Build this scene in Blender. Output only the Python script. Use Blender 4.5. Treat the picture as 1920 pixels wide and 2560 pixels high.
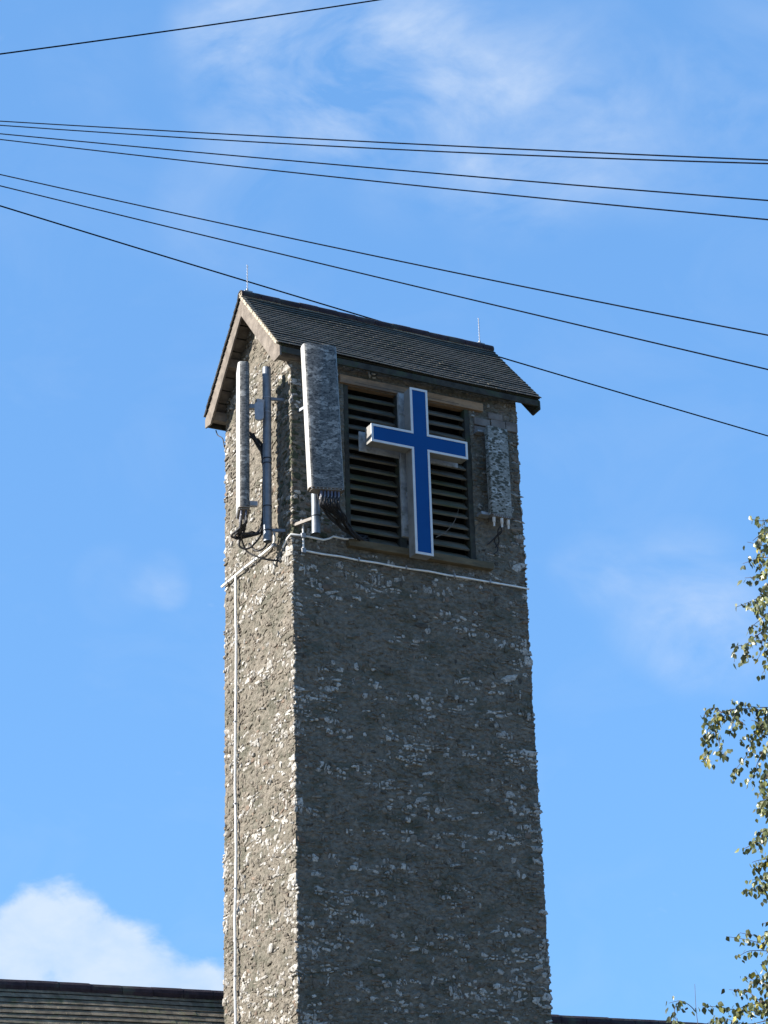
import bpy, bmesh, math, random
import numpy as np
from mathutils import Vector, Matrix
R = math.radians
random.seed(11)
for o in list(bpy.data.objects): bpy.data.objects.remove(o)
scene = bpy.context.scene
C = scene.collection

# ------------------------------------------------------------------ camera
camd = bpy.data.cameras.new('camera'); cam = bpy.data.objects.new('camera', camd); C.objects.link(cam)
camd.sensor_fit = 'VERTICAL'; camd.sensor_height = 24.0; camd.lens = 24.0 * 4980.8158 / 2560
camd.clip_start = 0.1; camd.clip_end = 3000
_p, _r, _y = R(22.67665446), R(-1.73218191), R(28.37227051)
F = Vector((math.sin(_y) * math.cos(_p), math.cos(_y) * math.cos(_p), math.sin(_p)))
R0 = Vector((math.cos(_y), -math.sin(_y), 0)); U0 = R0.cross(F)
RR = R0 * math.cos(_r) + U0 * math.sin(_r); UU = -R0 * math.sin(_r) + U0 * math.cos(_r)
cam.matrix_world = Matrix(((RR.x, UU.x, -F.x, -10.2239), (RR.y, UU.y, -F.y, -21.4196), (RR.z, UU.z, -F.z, 1.6), (0, 0, 0, 1)))
scene.camera = cam
scene.render.resolution_x = 768; scene.render.resolution_y = 1024

# ------------------------------------------------------------------ light
SUN_EL, SUN_BETA = 24.0, 17.0          # low sun from the left, slightly behind the front wall
sdir = Vector((-math.cos(R(SUN_BETA)) * math.cos(R(SUN_EL)), math.sin(R(SUN_BETA)) * math.cos(R(SUN_EL)), math.sin(R(SUN_EL))))
sd = bpy.data.lights.new('sun', 'SUN'); sd.energy = 5.0; sd.angle = R(0.5); sd.color = (1.0, 0.93, 0.83)
sun = bpy.data.objects.new('sun', sd); C.objects.link(sun)
sun.rotation_euler = sdir.to_track_quat('Z', 'Y').to_euler()
world = bpy.data.worlds.new('World'); scene.world = world; world.use_nodes = True
nt = world.node_tree; nt.nodes.clear()
def N(tree, typ, **kw):
    n = tree.nodes.new(typ)
    for k, v in kw.items():
        if k.startswith('i_'): n.inputs[k[2:].replace('_', ' ')].default_value = v
        else: setattr(n, k, v)
    return n
sky = N(nt, 'ShaderNodeTexSky'); sky.sky_type = 'NISHITA'; sky.sun_disc = False
sky.sun_elevation = R(SUN_EL); sky.sun_rotation = math.atan2(sdir.x, sdir.y) % (2 * math.pi)
sky.air_density = 1.0; sky.dust_density = 0.15; sky.ozone_density = 2.2; sky.altitude = 0
tc = N(nt, 'ShaderNodeTexCoord')
nz = N(nt, 'ShaderNodeTexNoise', i_Scale=13.0, i_Detail=9.0, i_Roughness=0.58, i_Distortion=0.5)
nz2 = N(nt, 'ShaderNodeTexNoise', i_Scale=30.0, i_Detail=6.0, i_Roughness=0.6, i_Distortion=0.2)
mp = N(nt, 'ShaderNodeMapping'); mp.inputs['Scale'].default_value = (1, 1, 1.6); mp.inputs['Rotation'].default_value = (0.3, 0.5, 0.2)
L = nt.links.new
L(tc.outputs['Generated'], mp.inputs['Vector']); L(mp.outputs[0], nz.inputs['Vector']); L(mp.outputs[0], nz2.inputs['Vector'])
def math_(op, a, b=None, c=None, clamp=False, tree=None):
    t = tree or nt
    n = t.nodes.new('ShaderNodeMath'); n.operation = op; n.use_clamp = clamp
    for i, v in enumerate((a, b, c)):
        if v is None: continue
        if isinstance(v, (int, float)): n.inputs[i].default_value = v
        else: t.links.new(v, n.inputs[i])
    return n.outputs[0]
def blob(d, deg, amp):
    dp = N(nt, 'ShaderNodeVectorMath'); dp.operation = 'DOT_PRODUCT'; dp.inputs[1].default_value = d
    L(tc.outputs['Generated'], dp.inputs[0])
    mr = N(nt, 'ShaderNodeMapRange'); mr.interpolation_type = 'SMOOTHSTEP'
    mr.inputs['From Min'].default_value = math.cos(R(deg * 1.9)); mr.inputs['From Max'].default_value = 1.0
    mr.inputs['To Max'].default_value = amp
    L(dp.outputs['Value'], mr.inputs['Value'])
    return mr.outputs[0]
def addall(l):
    s = l[0]
    for x in l[1:]: s = math_('ADD', s, x)
    return s
cir = addall([blob((0.3177, 0.7364, 0.5973), 1.04, 0.8),
              blob((0.3156, 0.7508, 0.5803), 1.04, 0.35),
              blob((0.3511, 0.7443, 0.5682), 1.73, 0.6),
              blob((0.3805, 0.7237, 0.5757), 1.96, 0.8),
              blob((0.3955, 0.7008, 0.5936), 1.50, 0.45),
              blob((0.4199, 0.7152, 0.5587), 2.19, 0.6),
              blob((0.4611, 0.7014, 0.5435), 1.84, 0.5),
              blob((0.4797, 0.6863, 0.5467), 1.84, 0.35),
              blob((0.4405, 0.6821, 0.5837), 1.38, 0.3),
              blob((0.4813, 0.6559, 0.5816), 1.15, 0.25),
              blob((0.525, 0.6565, 0.5417), 1.73, 0.4),
              blob((0.5391, 0.6232, 0.5666), 1.38, 0.3),
              blob((0.3389, 0.7846, 0.5191), 1.50, 0.3),
              blob((0.3419, 0.8702, 0.3547), 0.58, 0.45),
              blob((0.3483, 0.8699, 0.3492), 0.40, 0.35),
              blob((0.3201, 0.8794, 0.3525), 0.69, 0.25),
              blob((0.5701, 0.7495, 0.3366), 1.50, 0.5),
              blob((0.5867, 0.7453, 0.3166), 1.27, 0.5),
              blob((0.5308, 0.7705, 0.3529), 0.81, 0.35),
              blob((0.2628, 0.7748, 0.5749), 1.04, 0.2)])
n1 = math_('MULTIPLY_ADD', nz.outputs['Fac'], 2.8, -0.98, clamp=True)
n2 = math_('MULTIPLY_ADD', nz2.outputs['Fac'], 1.2, 0.35)
cirrus = math_('MULTIPLY', math_('MULTIPLY', cir, n1), n2, clamp=True)
cirrus = math_('MULTIPLY', cirrus, 0.50)
cum = addall([blob((0.2968, 0.9366, 0.1862), 0.86, 0.55),
              blob((0.3161, 0.9288, 0.1937), 0.92, 0.75),
              blob((0.3335, 0.9251, 0.1816), 0.86, 0.6),
              blob((0.3504, 0.9203, 0.174), 0.86, 0.6),
              blob((0.371, 0.9141, 0.1636), 0.81, 0.6),
              blob((0.3911, 0.9069, 0.1568), 0.92, 0.6),
              blob((0.313, 0.9347, 0.1686), 1.50, 0.8),
              blob((0.352, 0.9233, 0.1536), 1.50, 0.9),
              blob((0.2805, 0.9449, 0.1685), 1.27, 0.6),
              blob((0.3903, 0.9097, 0.1419), 1.27, 0.7)])
cum = math_('ADD', cum, math_('MULTIPLY_ADD', nz2.outputs['Fac'], 2.6, -1.78))
mr = N(nt, 'ShaderNodeMapRange'); mr.interpolation_type = 'SMOOTHSTEP'
mr.inputs['From Min'].default_value = -0.05; mr.inputs['From Max'].default_value = 1.1; mr.inputs['To Max'].default_value = 0.82
L(cum, mr.inputs['Value'])
cumf = math_('MULTIPLY', mr.outputs[0], math_('MULTIPLY_ADD', nz2.outputs['Fac'], 0.9, 0.42, clamp=True))
# thin cloud elsewhere in the sky, same kind of noise
gen = math_('MULTIPLY', math_('MULTIPLY_ADD', nz.outputs['Fac'], 2.4, -1.2, clamp=True), 0.10)
fac = math_('MAXIMUM', math_('MAXIMUM', cirrus, cumf), gen, clamp=True)
# soften the gradient of the clear sky towards its mean blue
def vm(op, a, b):
    n = N(nt, 'ShaderNodeVectorMath'); n.operation = op; L(a, n.inputs[0])
    n.inputs[1].default_value = b
    return n.outputs[0]
rel = vm('DIVIDE', sky.outputs[0], (1.18, 1.95, 3.36))
gm = N(nt, 'ShaderNodeGamma', i_Gamma=0.28); L(rel, gm.inputs['Color'])
clear = vm('MULTIPLY', gm.outputs[0], (0.74, 1.75, 3.60))
mx = N(nt, 'ShaderNodeMix'); mx.data_type = 'RGBA'
L(fac, mx.inputs[0]); L(clear, mx.inputs[6]); mx.inputs[7].default_value = (2.95, 3.35, 3.9, 1)
bg = N(nt, 'ShaderNodeBackground'); bg.inputs['Strength'].default_value = 0.10
wo = N(nt, 'ShaderNodeOutputWorld'); L(mx.outputs[2], bg.inputs['Color']); L(bg.outputs[0], wo.inputs['Surface'])
vs = scene.view_settings; vs.view_transform = 'Standard'; vs.look = 'None'; vs.gamma = 1.0; vs.exposure = 1.4; vs.use_curve_mapping = False

# ------------------------------------------------------------------ helpers
def mat(name, c1, c2, scale=6.0, rough=0.85, bump=0.3, bscale=60.0, var=0.0, metallic=0.0, c3=None, s3=1.5, t3=(0.5, 0.65), stretch=(1, 1, 1), spec=0.3, transl=0.0, ramp=(0.35, 0.65), crack=None):
    m = bpy.data.materials.new(name); m.use_nodes = True; t = m.node_tree; b = t.nodes['Principled BSDF']; K = t.links.new
    g = N(t, 'ShaderNodeNewGeometry'); mpn = N(t, 'ShaderNodeMapping'); mpn.inputs['Scale'].default_value = stretch
    K(g.outputs['Position'], mpn.inputs['Vector'])
    a = N(t, 'ShaderNodeTexNoise', i_Scale=scale, i_Detail=8.0, i_Roughness=0.62); K(mpn.outputs[0], a.inputs['Vector'])
    rp = N(t, 'ShaderNodeMapRange'); rp.inputs['From Min'].default_value = ramp[0]; rp.inputs['From Max'].default_value = ramp[1]; K(a.outputs['Fac'], rp.inputs['Value'])
    mxn = N(t, 'ShaderNodeMix'); mxn.data_type = 'RGBA'; K(rp.outputs[0], mxn.inputs[0])
    mxn.inputs[6].default_value = (*c1, 1); mxn.inputs[7].default_value = (*c2, 1); col = mxn.outputs[2]
    if c3:
        a3 = N(t, 'ShaderNodeTexNoise', i_Scale=s3, i_Detail=6.0, i_Roughness=0.65); K(mpn.outputs[0], a3.inputs['Vector'])
        r3 = N(t, 'ShaderNodeMapRange'); r3.inputs['From Min'].default_value = t3[0]; r3.inputs['From Max'].default_value = t3[1]; K(a3.outputs['Fac'], r3.inputs['Value'])
        m3 = N(t, 'ShaderNodeMix'); m3.data_type = 'RGBA'; K(r3.outputs[0], m3.inputs[0]); K(col, m3.inputs[6]); m3.inputs[7].default_value = (*c3, 1); col = m3.outputs[2]
    if crack:
        a4 = N(t, 'ShaderNodeTexNoise', i_Scale=19.0, i_Detail=5.0, i_Roughness=0.7, i_Distortion=0.8); m4p = N(t, 'ShaderNodeMapping'); m4p.inputs['Scale'].default_value = (1, 1, 2.2)
        K(g.outputs['Position'], m4p.inputs['Vector']); K(m4p.outputs[0], a4.inputs['Vector'])
        r4 = N(t, 'ShaderNodeMapRange'); r4.inputs['From Min'].default_value = .395; r4.inputs['From Max'].default_value = .34; K(a4.outputs['Fac'], r4.inputs['Value'])
        m4 = N(t, 'ShaderNodeMix'); m4.data_type = 'RGBA'; K(math_('MULTIPLY', r4.outputs[0], .75, tree=t), m4.inputs[0]); K(col, m4.inputs[6]); m4.inputs[7].default_value = (*crack, 1); col = m4.outputs[2]
    if var:
        oi = N(t, 'ShaderNodeObjectInfo')
        v = math_('FRACT', math_('ADD', g.outputs['Random Per Island'], oi.outputs['Random'], tree=t), tree=t)
        v = math_('MULTIPLY_ADD', v, 2 * var, 1 - var, tree=t)
        hv = N(t, 'ShaderNodeHueSaturation'); K(v, hv.inputs['Value']); K(col, hv.inputs['Color']); col = hv.outputs[0]
    K(col, b.inputs['Base Color']); b.inputs['Roughness'].default_value = rough; b.inputs['Metallic'].default_value = metallic
    b.inputs['Specular IOR Level'].default_value = spec
    if bump:
        bn = N(t, 'ShaderNodeTexNoise', i_Scale=bscale, i_Detail=6.0, i_Roughness=0.65); K(mpn.outputs[0], bn.inputs['Vector'])
        bp = N(t, 'ShaderNodeBump'); bp.inputs['Strength'].default_value = bump; bp.inputs['Distance'].default_value = 0.02
        K(bn.outputs['Fac'], bp.inputs['Height']); K(bp.outputs[0], b.inputs['Normal'])
    if transl:
        tr = N(t, 'ShaderNodeBsdfTranslucent'); K(col, tr.inputs['Color']); ms = N(t, 'ShaderNodeMixShader'); ms.inputs[0].default_value = transl
        K(b.outputs[0], ms.inputs[1]); K(tr.outputs[0], ms.inputs[2]); K(ms.outputs[0], t.nodes['Material Output'].inputs['Surface'])
    return m

def camo(name, dark, mid, pale, spots=False):
    """stone-print wrap on the antennas: irregular printed stones, bands and pale patches"""
    m = bpy.data.materials.new(name); m.use_nodes = True; t = m.node_tree; b = t.nodes['Principled BSDF']; K = t.links.new
    g = N(t, 'ShaderNodeNewGeometry'); mpn = N(t, 'ShaderNodeMapping'); mpn.inputs['Scale'].default_value = (1, 1, 1.9)
    K(g.outputs['Position'], mpn.inputs['Vector'])
    nn = N(t, 'ShaderNodeTexNoise', i_Scale=9.0, i_Detail=4.0); K(mpn.outputs[0], nn.inputs['Vector'])
    ad = N(t, 'ShaderNodeVectorMath'); ad.operation = 'MULTIPLY_ADD'; K(nn.outputs['Color'], ad.inputs[0]); ad.inputs[1].default_value = (.3, .3, .3); K(mpn.outputs[0], ad.inputs[2])
    v = N(t, 'ShaderNodeTexVoronoi'); v.inputs['Scale'].default_value = 9.0; K(ad.outputs[0], v.inputs['Vector'])
    v2 = N(t, 'ShaderNodeTexVoronoi'); v2.feature = 'DISTANCE_TO_EDGE'; v2.inputs['Scale'].default_value = 9.0; K(ad.outputs[0], v2.inputs['Vector'])
    a = N(t, 'ShaderNodeTexNoise', i_Scale=20.0, i_Detail=7.0, i_Roughness=0.72, i_Distortion=0.7); K(mpn.outputs[0], a.inputs['Vector'])
    sx = N(t, 'ShaderNodeSeparateColor'); K(v.outputs['Color'], sx.inputs[0])
    f1 = math_('MULTIPLY_ADD', a.outputs['Fac'], 4.6, -1.75, clamp=True, tree=t)
    m1 = N(t, 'ShaderNodeMix'); m1.data_type = 'RGBA'; K(f1, m1.inputs[0]); m1.inputs[6].default_value = (*dark, 1); m1.inputs[7].default_value = (*mid, 1)
    isp = math_('MULTIPLY', math_('GREATER_THAN', sx.outputs[0], 0.8, tree=t), math_('MULTIPLY', v2.outputs['Distance'], 14.0, clamp=True, tree=t), tree=t)
    isp = math_('MULTIPLY', isp, math_('MULTIPLY_ADD', a.outputs['Fac'], 4.0, -1.3, clamp=True, tree=t), tree=t)
    m2 = N(t, 'ShaderNodeMix'); m2.data_type = 'RGBA'; K(isp, m2.inputs[0]); K(m1.outputs[2], m2.inputs[6]); m2.inputs[7].default_value = (*pale, 1)
    col = m2.outputs[2]
    if spots:
        v3 = N(t, 'ShaderNodeTexVoronoi'); v3.inputs['Scale'].default_value = 15.0; K(mpn.outputs[0], v3.inputs['Vector'])
        big = N(t, 'ShaderNodeTexNoise', i_Scale=4.5, i_Detail=3.0); K(g.outputs['Position'], big.inputs['Vector'])
        thr = math_('MULTIPLY_ADD', big.outputs['Fac'], 1.6, -0.42, tree=t)
        sp = math_('LESS_THAN', v3.outputs['Distance'], thr, tree=t)
        m3 = N(t, 'ShaderNodeMix'); m3.data_type = 'RGBA'; K(math_('MULTIPLY', sp, 0.95, tree=t), m3.inputs[0]); K(col, m3.inputs[6]); m3.inputs[7].default_value = (.045, .042, .026, 1); col = m3.outputs[2]
    K(col, b.inputs['Base Color']); b.inputs['Roughness'].default_value = 0.6; b.inputs['Specular IOR Level'].default_value = 0.3
    return m

MORTAR = mat('mortar', (.106, .093, .074), (.215, .192, .155), 14, bump=1.0, bscale=45, c3=(.062, .066, .046), s3=2.2, t3=(.46, .72), crack=(.016, .014, .011), stretch=(1, 1, 1.7))
STONE = [mat('stone_dark', (.055, .048, .038), (.11, .094, .075), 20, bump=.5, bscale=70, var=.25),
         mat('stone_mid', (.10, .085, .067), (.20, .175, .143), 18, bump=.5, bscale=70, var=.25, crack=(.02, .018, .015)),
         mat('stone_pale', (.21, .20, .18), (.43, .41, .375), 26, bump=.5, bscale=80, var=.3, rough=.65, c3=(.075, .068, .058), s3=28, t3=(.53, .60), crack=(.03, .028, .024)),
         mat('stone_brown', (.11, .082, .062), (.19, .145, .11), 18, bump=.5, bscale=70, var=.25),
         mat('stone_moss', (.03, .036, .022), (.07, .075, .045), 18, bump=.5, bscale=70, var=.25)]
TILE = mat('roof_tile_clay', (.064, .057, .045), (.112, .10, .079), 9, bump=.4, bscale=50, var=.07, c3=(.05, .056, .034), s3=5, t3=(.52, .7))
NTILE = mat('nave_tile_clay', (.10, .082, .056), (.20, .165, .115), 9, bump=.4, bscale=50, var=.2, c3=(.10, .11, .05), s3=6, t3=(.54, .7))
TAIL = mat('tile_tail_shade', (.007, .007, .006), (.016, .015, .013), 12, bump=.3)  # near-black tails paint the shadow gap beneath each tile course
RIDGE = mat('ridge_clay', (.020, .013, .018), (.042, .028, .034), 10, bump=.4, var=.2, c3=(.05, .055, .045), s3=4)
VERGE = mat('verge_mortar_pale', (.25, .215, .165), (.40, .355, .28), 20, bump=.8, bscale=40)
OAK = mat('weathered_board', (.105, .088, .073), (.195, .168, .14), 7, bump=.5, bscale=50, c3=(.10, .085, .07), s3=9, t3=(.55, .7), stretch=(1, 1, 1))
DARKWOOD = mat('dark_timber', (.022, .022, .019), (.05, .048, .04), 10, bump=.4, c3=(.045, .06, .035), s3=3)
SLAT = mat('louvre_timber', (.085, .076, .060), (.165, .148, .118), 8, bump=.5, stretch=(.3, 1, 1), c3=(.075, .085, .045), s3=2.5, t3=(.5, .66), var=.15)
LINTEL = mat('tan_timber', (.22, .135, .075), (.36, .235, .14), 9, bump=.4, stretch=(.3, 1, 1), c3=(.15, .11, .08), s3=4)
SILL = mat('sill_timber', (.085, .066, .038), (.16, .125, .075), 8, bump=.5, stretch=(.3, 1, 1), c3=(.07, .065, .045), s3=5, t3=(.52, .68))
GALV = mat('galvanised_steel', (.12, .14, .17), (.19, .21, .24), 14, rough=.5, bump=.05, metallic=.35)
STEEL = mat('bracket_steel', (.22, .23, .245), (.34, .35, .37), 14, rough=.5, bump=.05, metallic=.3)
CASE = mat('sign_case', (.18, .178, .17), (.23, .228, .22), 5, rough=.5, bump=.03, c3=(.12, .117, .105), s3=3, t3=(.55, .75))
TRIM = mat('sign_trim_white', (.52, .54, .56), (.60, .61, .62), 9, rough=.45, bump=.02)
BLUE = mat('sign_blue', (.0008, .054, .20), (.0012, .060, .215), 3, rough=.6, bump=.0, spec=.15)
BACKING = mat('dirty_white_plate', (.22, .225, .23), (.36, .37, .37), 9, rough=.6, bump=.1, c3=(.16, .16, .14), s3=7, t3=(.52, .66))
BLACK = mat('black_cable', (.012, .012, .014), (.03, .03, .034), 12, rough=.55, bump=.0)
WIRE = mat('wire_black', (.004, .005, .009), (.008, .010, .016), 12, rough=1.0, bump=.0, spec=0)
WHITE = mat('white_conduit', (.58, .58, .57), (.78, .78, .77), 12, rough=.5, bump=.1, c3=(.40, .39, .37), s3=8, t3=(.62, .75))
PLASTIC = mat('connector_plastic', (.05, .06, .10), (.10, .11, .16), 12, rough=.5, bump=.0)
CAPM = mat('end_cap_grey', (.12, .105, .09), (.19, .17, .15), 12, rough=.6, bump=.0)
DEVICE = mat('device_grey', (.20, .23, .28), (.28, .31, .36), 12, rough=.5, bump=.0)
CAMO_BIG = camo('stone_print_wrap', (.016, .017, .018), (.155, .155, .148), (.27, .268, .255))
RADOME = mat('radome_white', (.34, .335, .32), (.46, .455, .44), 6, rough=.45, bump=.0)
CAMO_SMALL = camo('lichen_print_wrap', (.12, .115, .09), (.27, .265, .245), (.42, .42, .40), spots=True)
BARK = mat('birch_bark', (.11, .09, .075), (.30, .28, .25), 14, bump=.5, var=.1)
TWIGM = mat('twig_brown', (.05, .032, .026), (.10, .065, .05), 20, bump=.0)
LEAF = [mat('leaf_green', (.085, .10, .028), (.15, .165, .055), 8, rough=.42, bump=.0, var=.4, spec=.6, transl=.22),
        mat('leaf_dark', (.04, .05, .018), (.075, .088, .034), 8, rough=.42, bump=.0, var=.4, spec=.6, transl=.12),
        mat('leaf_yellow', (.24, .21, .03), (.33, .28, .05), 8, rough=.5, bump=.0, var=.3, transl=.3)]
GRASS = mat('worn_gravel_ground', (.15, .135, .10), (.24, .215, .165), .8, bump=.5, bscale=20, c3=(.10, .11, .055), s3=.1)
RENDERW = mat('nave_wall_stone', (.16, .14, .11), (.26, .23, .19), 4, bump=.8, bscale=30)

WMI = {}
def link(name, me, parent=None, m=None, kind=None, label=None):
    o = bpy.data.objects.new(name, me); C.objects.link(o)
    if m is not None and me is not None:
        for x in (m if isinstance(m, list) else [m]):
            if len(me.materials) < len(m if isinstance(m, list) else [m]): me.materials.append(x)
    if parent is not None:
        o.parent = parent; o.matrix_parent_inverse = WMI.get(parent.name, Matrix.Identity(4))
    if kind: o['kind'] = kind
    if label: o['label'] = label
    return o
def thing(name, loc, label, cat, group=None):
    o = bpy.data.objects.new(name, None); C.objects.link(o); o.location = loc; o.empty_display_size = .2
    o['label'] = label; o['category'] = cat
    if group: o['group'] = group
    WMI[o.name] = Matrix.Translation(loc).inverted()
    return o
def tag(o, label, cat, group=None):
    o['label'] = label; o['category'] = cat
    if group: o['group'] = group
    return o
class MB:
    """collects vertices and faces for one mesh"""
    def __init__(s): s.v = []; s.f = []; s.mi = []; s.sm = []
    def add(s, v, f, mi=0, smooth=False):
        b = len(s.v); s.v += [tuple(p) for p in v]; s.f += [tuple(i + b for i in q) for q in f]; s.mi += [mi] * len(f); s.sm += [smooth] * len(f)
    def box(s, a, b, mi=0):
        (x0, y0, z0), (x1, y1, z1) = a, b
        s.add([(x0, y0, z0), (x1, y0, z0), (x1, y1, z0), (x0, y1, z0), (x0, y0, z1), (x1, y0, z1), (x1, y1, z1), (x0, y1, z1)],
              [(0, 3, 2, 1), (4, 5, 6, 7), (0, 1, 5, 4), (1, 2, 6, 5), (2, 3, 7, 6), (3, 0, 4, 7)], mi)
    def obox(s, c, ax, ay, az, mi=0):
        """oriented box: centre and three half-axis vectors"""
        c, ax, ay, az = Vector(c), Vector(ax), Vector(ay), Vector(az)
        v = [c + ax * i + ay * j + az * k for k in (-1, 1) for i, j in ((-1, -1), (1, -1), (1, 1), (-1, 1))]
        s.add(v, [(0, 3, 2, 1), (4, 5, 6, 7), (0, 1, 5, 4), (1, 2, 6, 5), (2, 3, 7, 6), (3, 0, 4, 7)], mi)
    def prism(s, poly, d, mi=0):
        """closed polygon of 3-D points extruded by vector d"""
        n = len(poly); d = Vector(d); v = [Vector(p) for p in poly]; v += [p + d for p in v[:n]]
        s.add(v, [tuple(range(n - 1, -1, -1)), tuple(range(n, 2 * n))] + [(i, (i + 1) % n, (i + 1) % n + n, i + n) for i in range(n)], mi)
    def tube(s, pts, r, n=6, mi=0, cap=True, smooth=True):
        pts = [Vector(p) for p in pts]; rs = r if isinstance(r, (list, tuple)) else [r] * len(pts)
        b = []; up = None
        for i, p in enumerate(pts):
            d = (pts[min(i + 1, len(pts) - 1)] - pts[max(i - 1, 0)]).normalized()
            if up is None: up = Vector((0, 0, 1)) if abs(d.z) < .9 else Vector((1, 0, 0))
            x = d.cross(up).normalized(); up = x.cross(d).normalized()
            b += [p + (x * math.cos(2 * math.pi * k / n) + up * math.sin(2 * math.pi * k / n)) * rs[i] for k in range(n)]
        f = [(i * n + k, i * n + (k + 1) % n, (i + 1) * n + (k + 1) % n, (i + 1) * n + k) for i in range(len(pts) - 1) for k in range(n)]
        s.add(b, f, mi, smooth)
        if cap: s.add(b[:n], [tuple(range(n - 1, -1, -1))], mi); s.add(b[-n:], [tuple(range(n))], mi)
    def mesh(s, name):
        me = bpy.data.meshes.new(name); me.from_pydata(s.v, [], s.f); me.polygons.foreach_set('material_index', s.mi); me.polygons.foreach_set('use_smooth', s.sm); me.update(); return me
    def build(s, name, m, parent=None, kind=None, label=None, bevel=0):
        o = link(name, s.mesh(name), parent, m, kind, label)
        if bevel:
            md = o.modifiers.new('bevel', 'BEVEL'); md.width = bevel; md.segments = 2; md.limit_method = 'ANGLE'
        return o
def boxpart(name, a, b, m, parent, bevel=0, label=None):
    q = MB(); q.box(a, b); return q.build(name, m, parent, bevel=bevel, label=label)
def spline(pts, k=6):
    P = [Vector(p) for p in pts]; P = [P[0] * 2 - P[1]] + P + [P[-1] * 2 - P[-2]]; out = []
    for i in range(1, len(P) - 2):
        for j in range(k):
            t = j / k; a, b, c, d = P[i - 1:i + 3]
            out.append(.5 * ((2 * b) + (c - a) * t + (2 * a - 5 * b + 4 * c - d) * t * t + (3 * b - a - 3 * c + d) * t ** 3))
    out.append(P[-2]); return out
rng = np.random.default_rng(3)
_T = rng.random((256, 256))
def vnoise(x, y):
    xi = np.floor(x).astype(int); yi = np.floor(y).astype(int); fx = x - xi; fy = y - yi
    fx = fx * fx * (3 - 2 * fx); fy = fy * fy * (3 - 2 * fy)
    g = lambda a, b: _T[a % 256, b % 256]
    return (g(xi, yi) * (1 - fx) + g(xi + 1, yi) * fx) * (1 - fy) + (g(xi, yi + 1) * (1 - fx) + g(xi + 1, yi + 1) * fx) * fy
def fbm(x, y, o=4):
    x = np.asarray(x, float); y = np.asarray(y, float); s = 0; a = .5
    for i in range(o): s = s + a * vnoise(x * 2 ** i + 17.3 * i, y * 2 ** i + 5.1 * i); a *= .5
    return s / (1 - .5 ** o)

# ------------------------------------------------------------------ ground
q = MB(); q.add([(-700, -500, 0), (700, -500, 0), (700, 900, 0), (-700, 900, 0)], [(0, 1, 2, 3)])
g = q.build('ground', GRASS, kind='structure')

# ------------------------------------------------------------------ church tower
W, D = 3.5, 2.16
XL, XR, YE, ZE, RISE = -0.266, 3.828, -0.192, 13.8745, 1.3795
YM = D / 2; TAN = RISE / (YM - YE); PIT = math.atan(TAN)
tower = thing('church_tower', (W / 2, YM, 0), 'tall square rubble stone church tower with tiled gable roof and louvred belfry opening', 'tower')
OX0, OX1, OZ0, OZ1 = 0.775, 2.735, 11.272, 13.535        # louvre opening
def disp(u, z):
    """relief of the rough mortar and rubble surface, metres outward"""
    a = (fbm(u * 3.1, z * 5.2, 3) - .5) * .030
    b = (fbm(u * 13 + 40, z * 24 + 11, 4) - .5) * .036
    c = (fbm(u * 34 + 9, z * 62 + 3, 2) - .5) * .022
    return a + b + c
# perimeter ring
def seg(a, b, st): n = max(1, int(round(abs(b - a) / st))); return list(np.linspace(a, b, n + 1)[:-1])
per = [(x, 0., 0, -1) for x in seg(0, OX0, .028) + seg(OX0, OX1, .028) + seg(OX1, W, .028)]
per += [(W, y, 1, 0) for y in seg(0, D, .07)] + [(x, D, 0, 1) for x in seg(W, 0, .14)] + [(0., y, -1, 0) for y in seg(D, 0, .028)]
for i, (x, y, nx, ny) in enumerate(per):
    cx = -1 if abs(x) < 1e-6 else (1 if abs(x - W) < 1e-6 else 0); cy = -1 if abs(y) < 1e-6 else (1 if abs(y - D) < 1e-6 else 0)
    if cx and cy: per[i] = (x, y, cx * .5, cy * .5)
us = np.cumsum([0] + [math.hypot(per[i][0] - per[i - 1][0], per[i][1] - per[i - 1][1]) for i in range(1, len(per))])
zs = np.array(seg(0, 4.4, .4) + seg(4.4, OZ0, .028) + seg(OZ0, OZ1, .028) + seg(OZ1, 14.02, .028) + [14.02])
nP, nZ = len(per), len(zs)
UU_, ZZ_ = np.meshgrid(us, zs); dd = disp(UU_, ZZ_)
px, py, pnx, pny = (np.array([p[k] for p in per]) for k in range(4))
X = px[None] + dd * pnx[None]; Y = py[None] + dd * pny[None]
verts = np.stack([X, Y, ZZ_], -1).reshape(-1, 3)
faces = []
for j in range(nZ - 1):
    zin = zs[j] > OZ0 - .01 and zs[j + 1] < OZ1 + .01
    for i in range(nP):
        k = (i + 1) % nP
        if zin and py[i] == 0 and py[k] == 0 and px[i] > OX0 - .01 and px[k] < OX1 + .01 and px[k] > px[i]: continue
        faces.append((j * nP + i, j * nP + k, (j + 1) * nP + k, (j + 1) * nP + i))
me = bpy.data.meshes.new('wall'); me.from_pydata(verts.tolist(), [], faces); me.update()
link('wall', me, tower, MORTAR)
# gable walls under the roof (left one in view)
for x, s in ((0., -1), (W, 1)):
    q = MB(); rows = []
    zz = np.linspace(14.0, ZE + RISE - .07, 42); nn = 70 if s < 0 else 20
    for z in zz:
        y0 = YE + (z + .06 - ZE) / TAN; y0 = max(y0, 0.0); y1 = D - y0
        ys = np.linspace(y0, y1, nn); dsp = disp(11.32 - ys if s < 0 else 3.5 + ys, np.full(nn, z))
        rows.append([(x + s * d, y, z) for y, d in zip(ys, dsp)])
    v = [p for r in rows for p in r]
    q.add(v, [(j * nn + i, (j * nn + i + 1), (j + 1) * nn + i + 1, (j + 1) * nn + i) for j in range(len(zz) - 1) for i in range(nn - 1)])
    q.build('gable_wall', MORTAR, tower)
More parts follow.
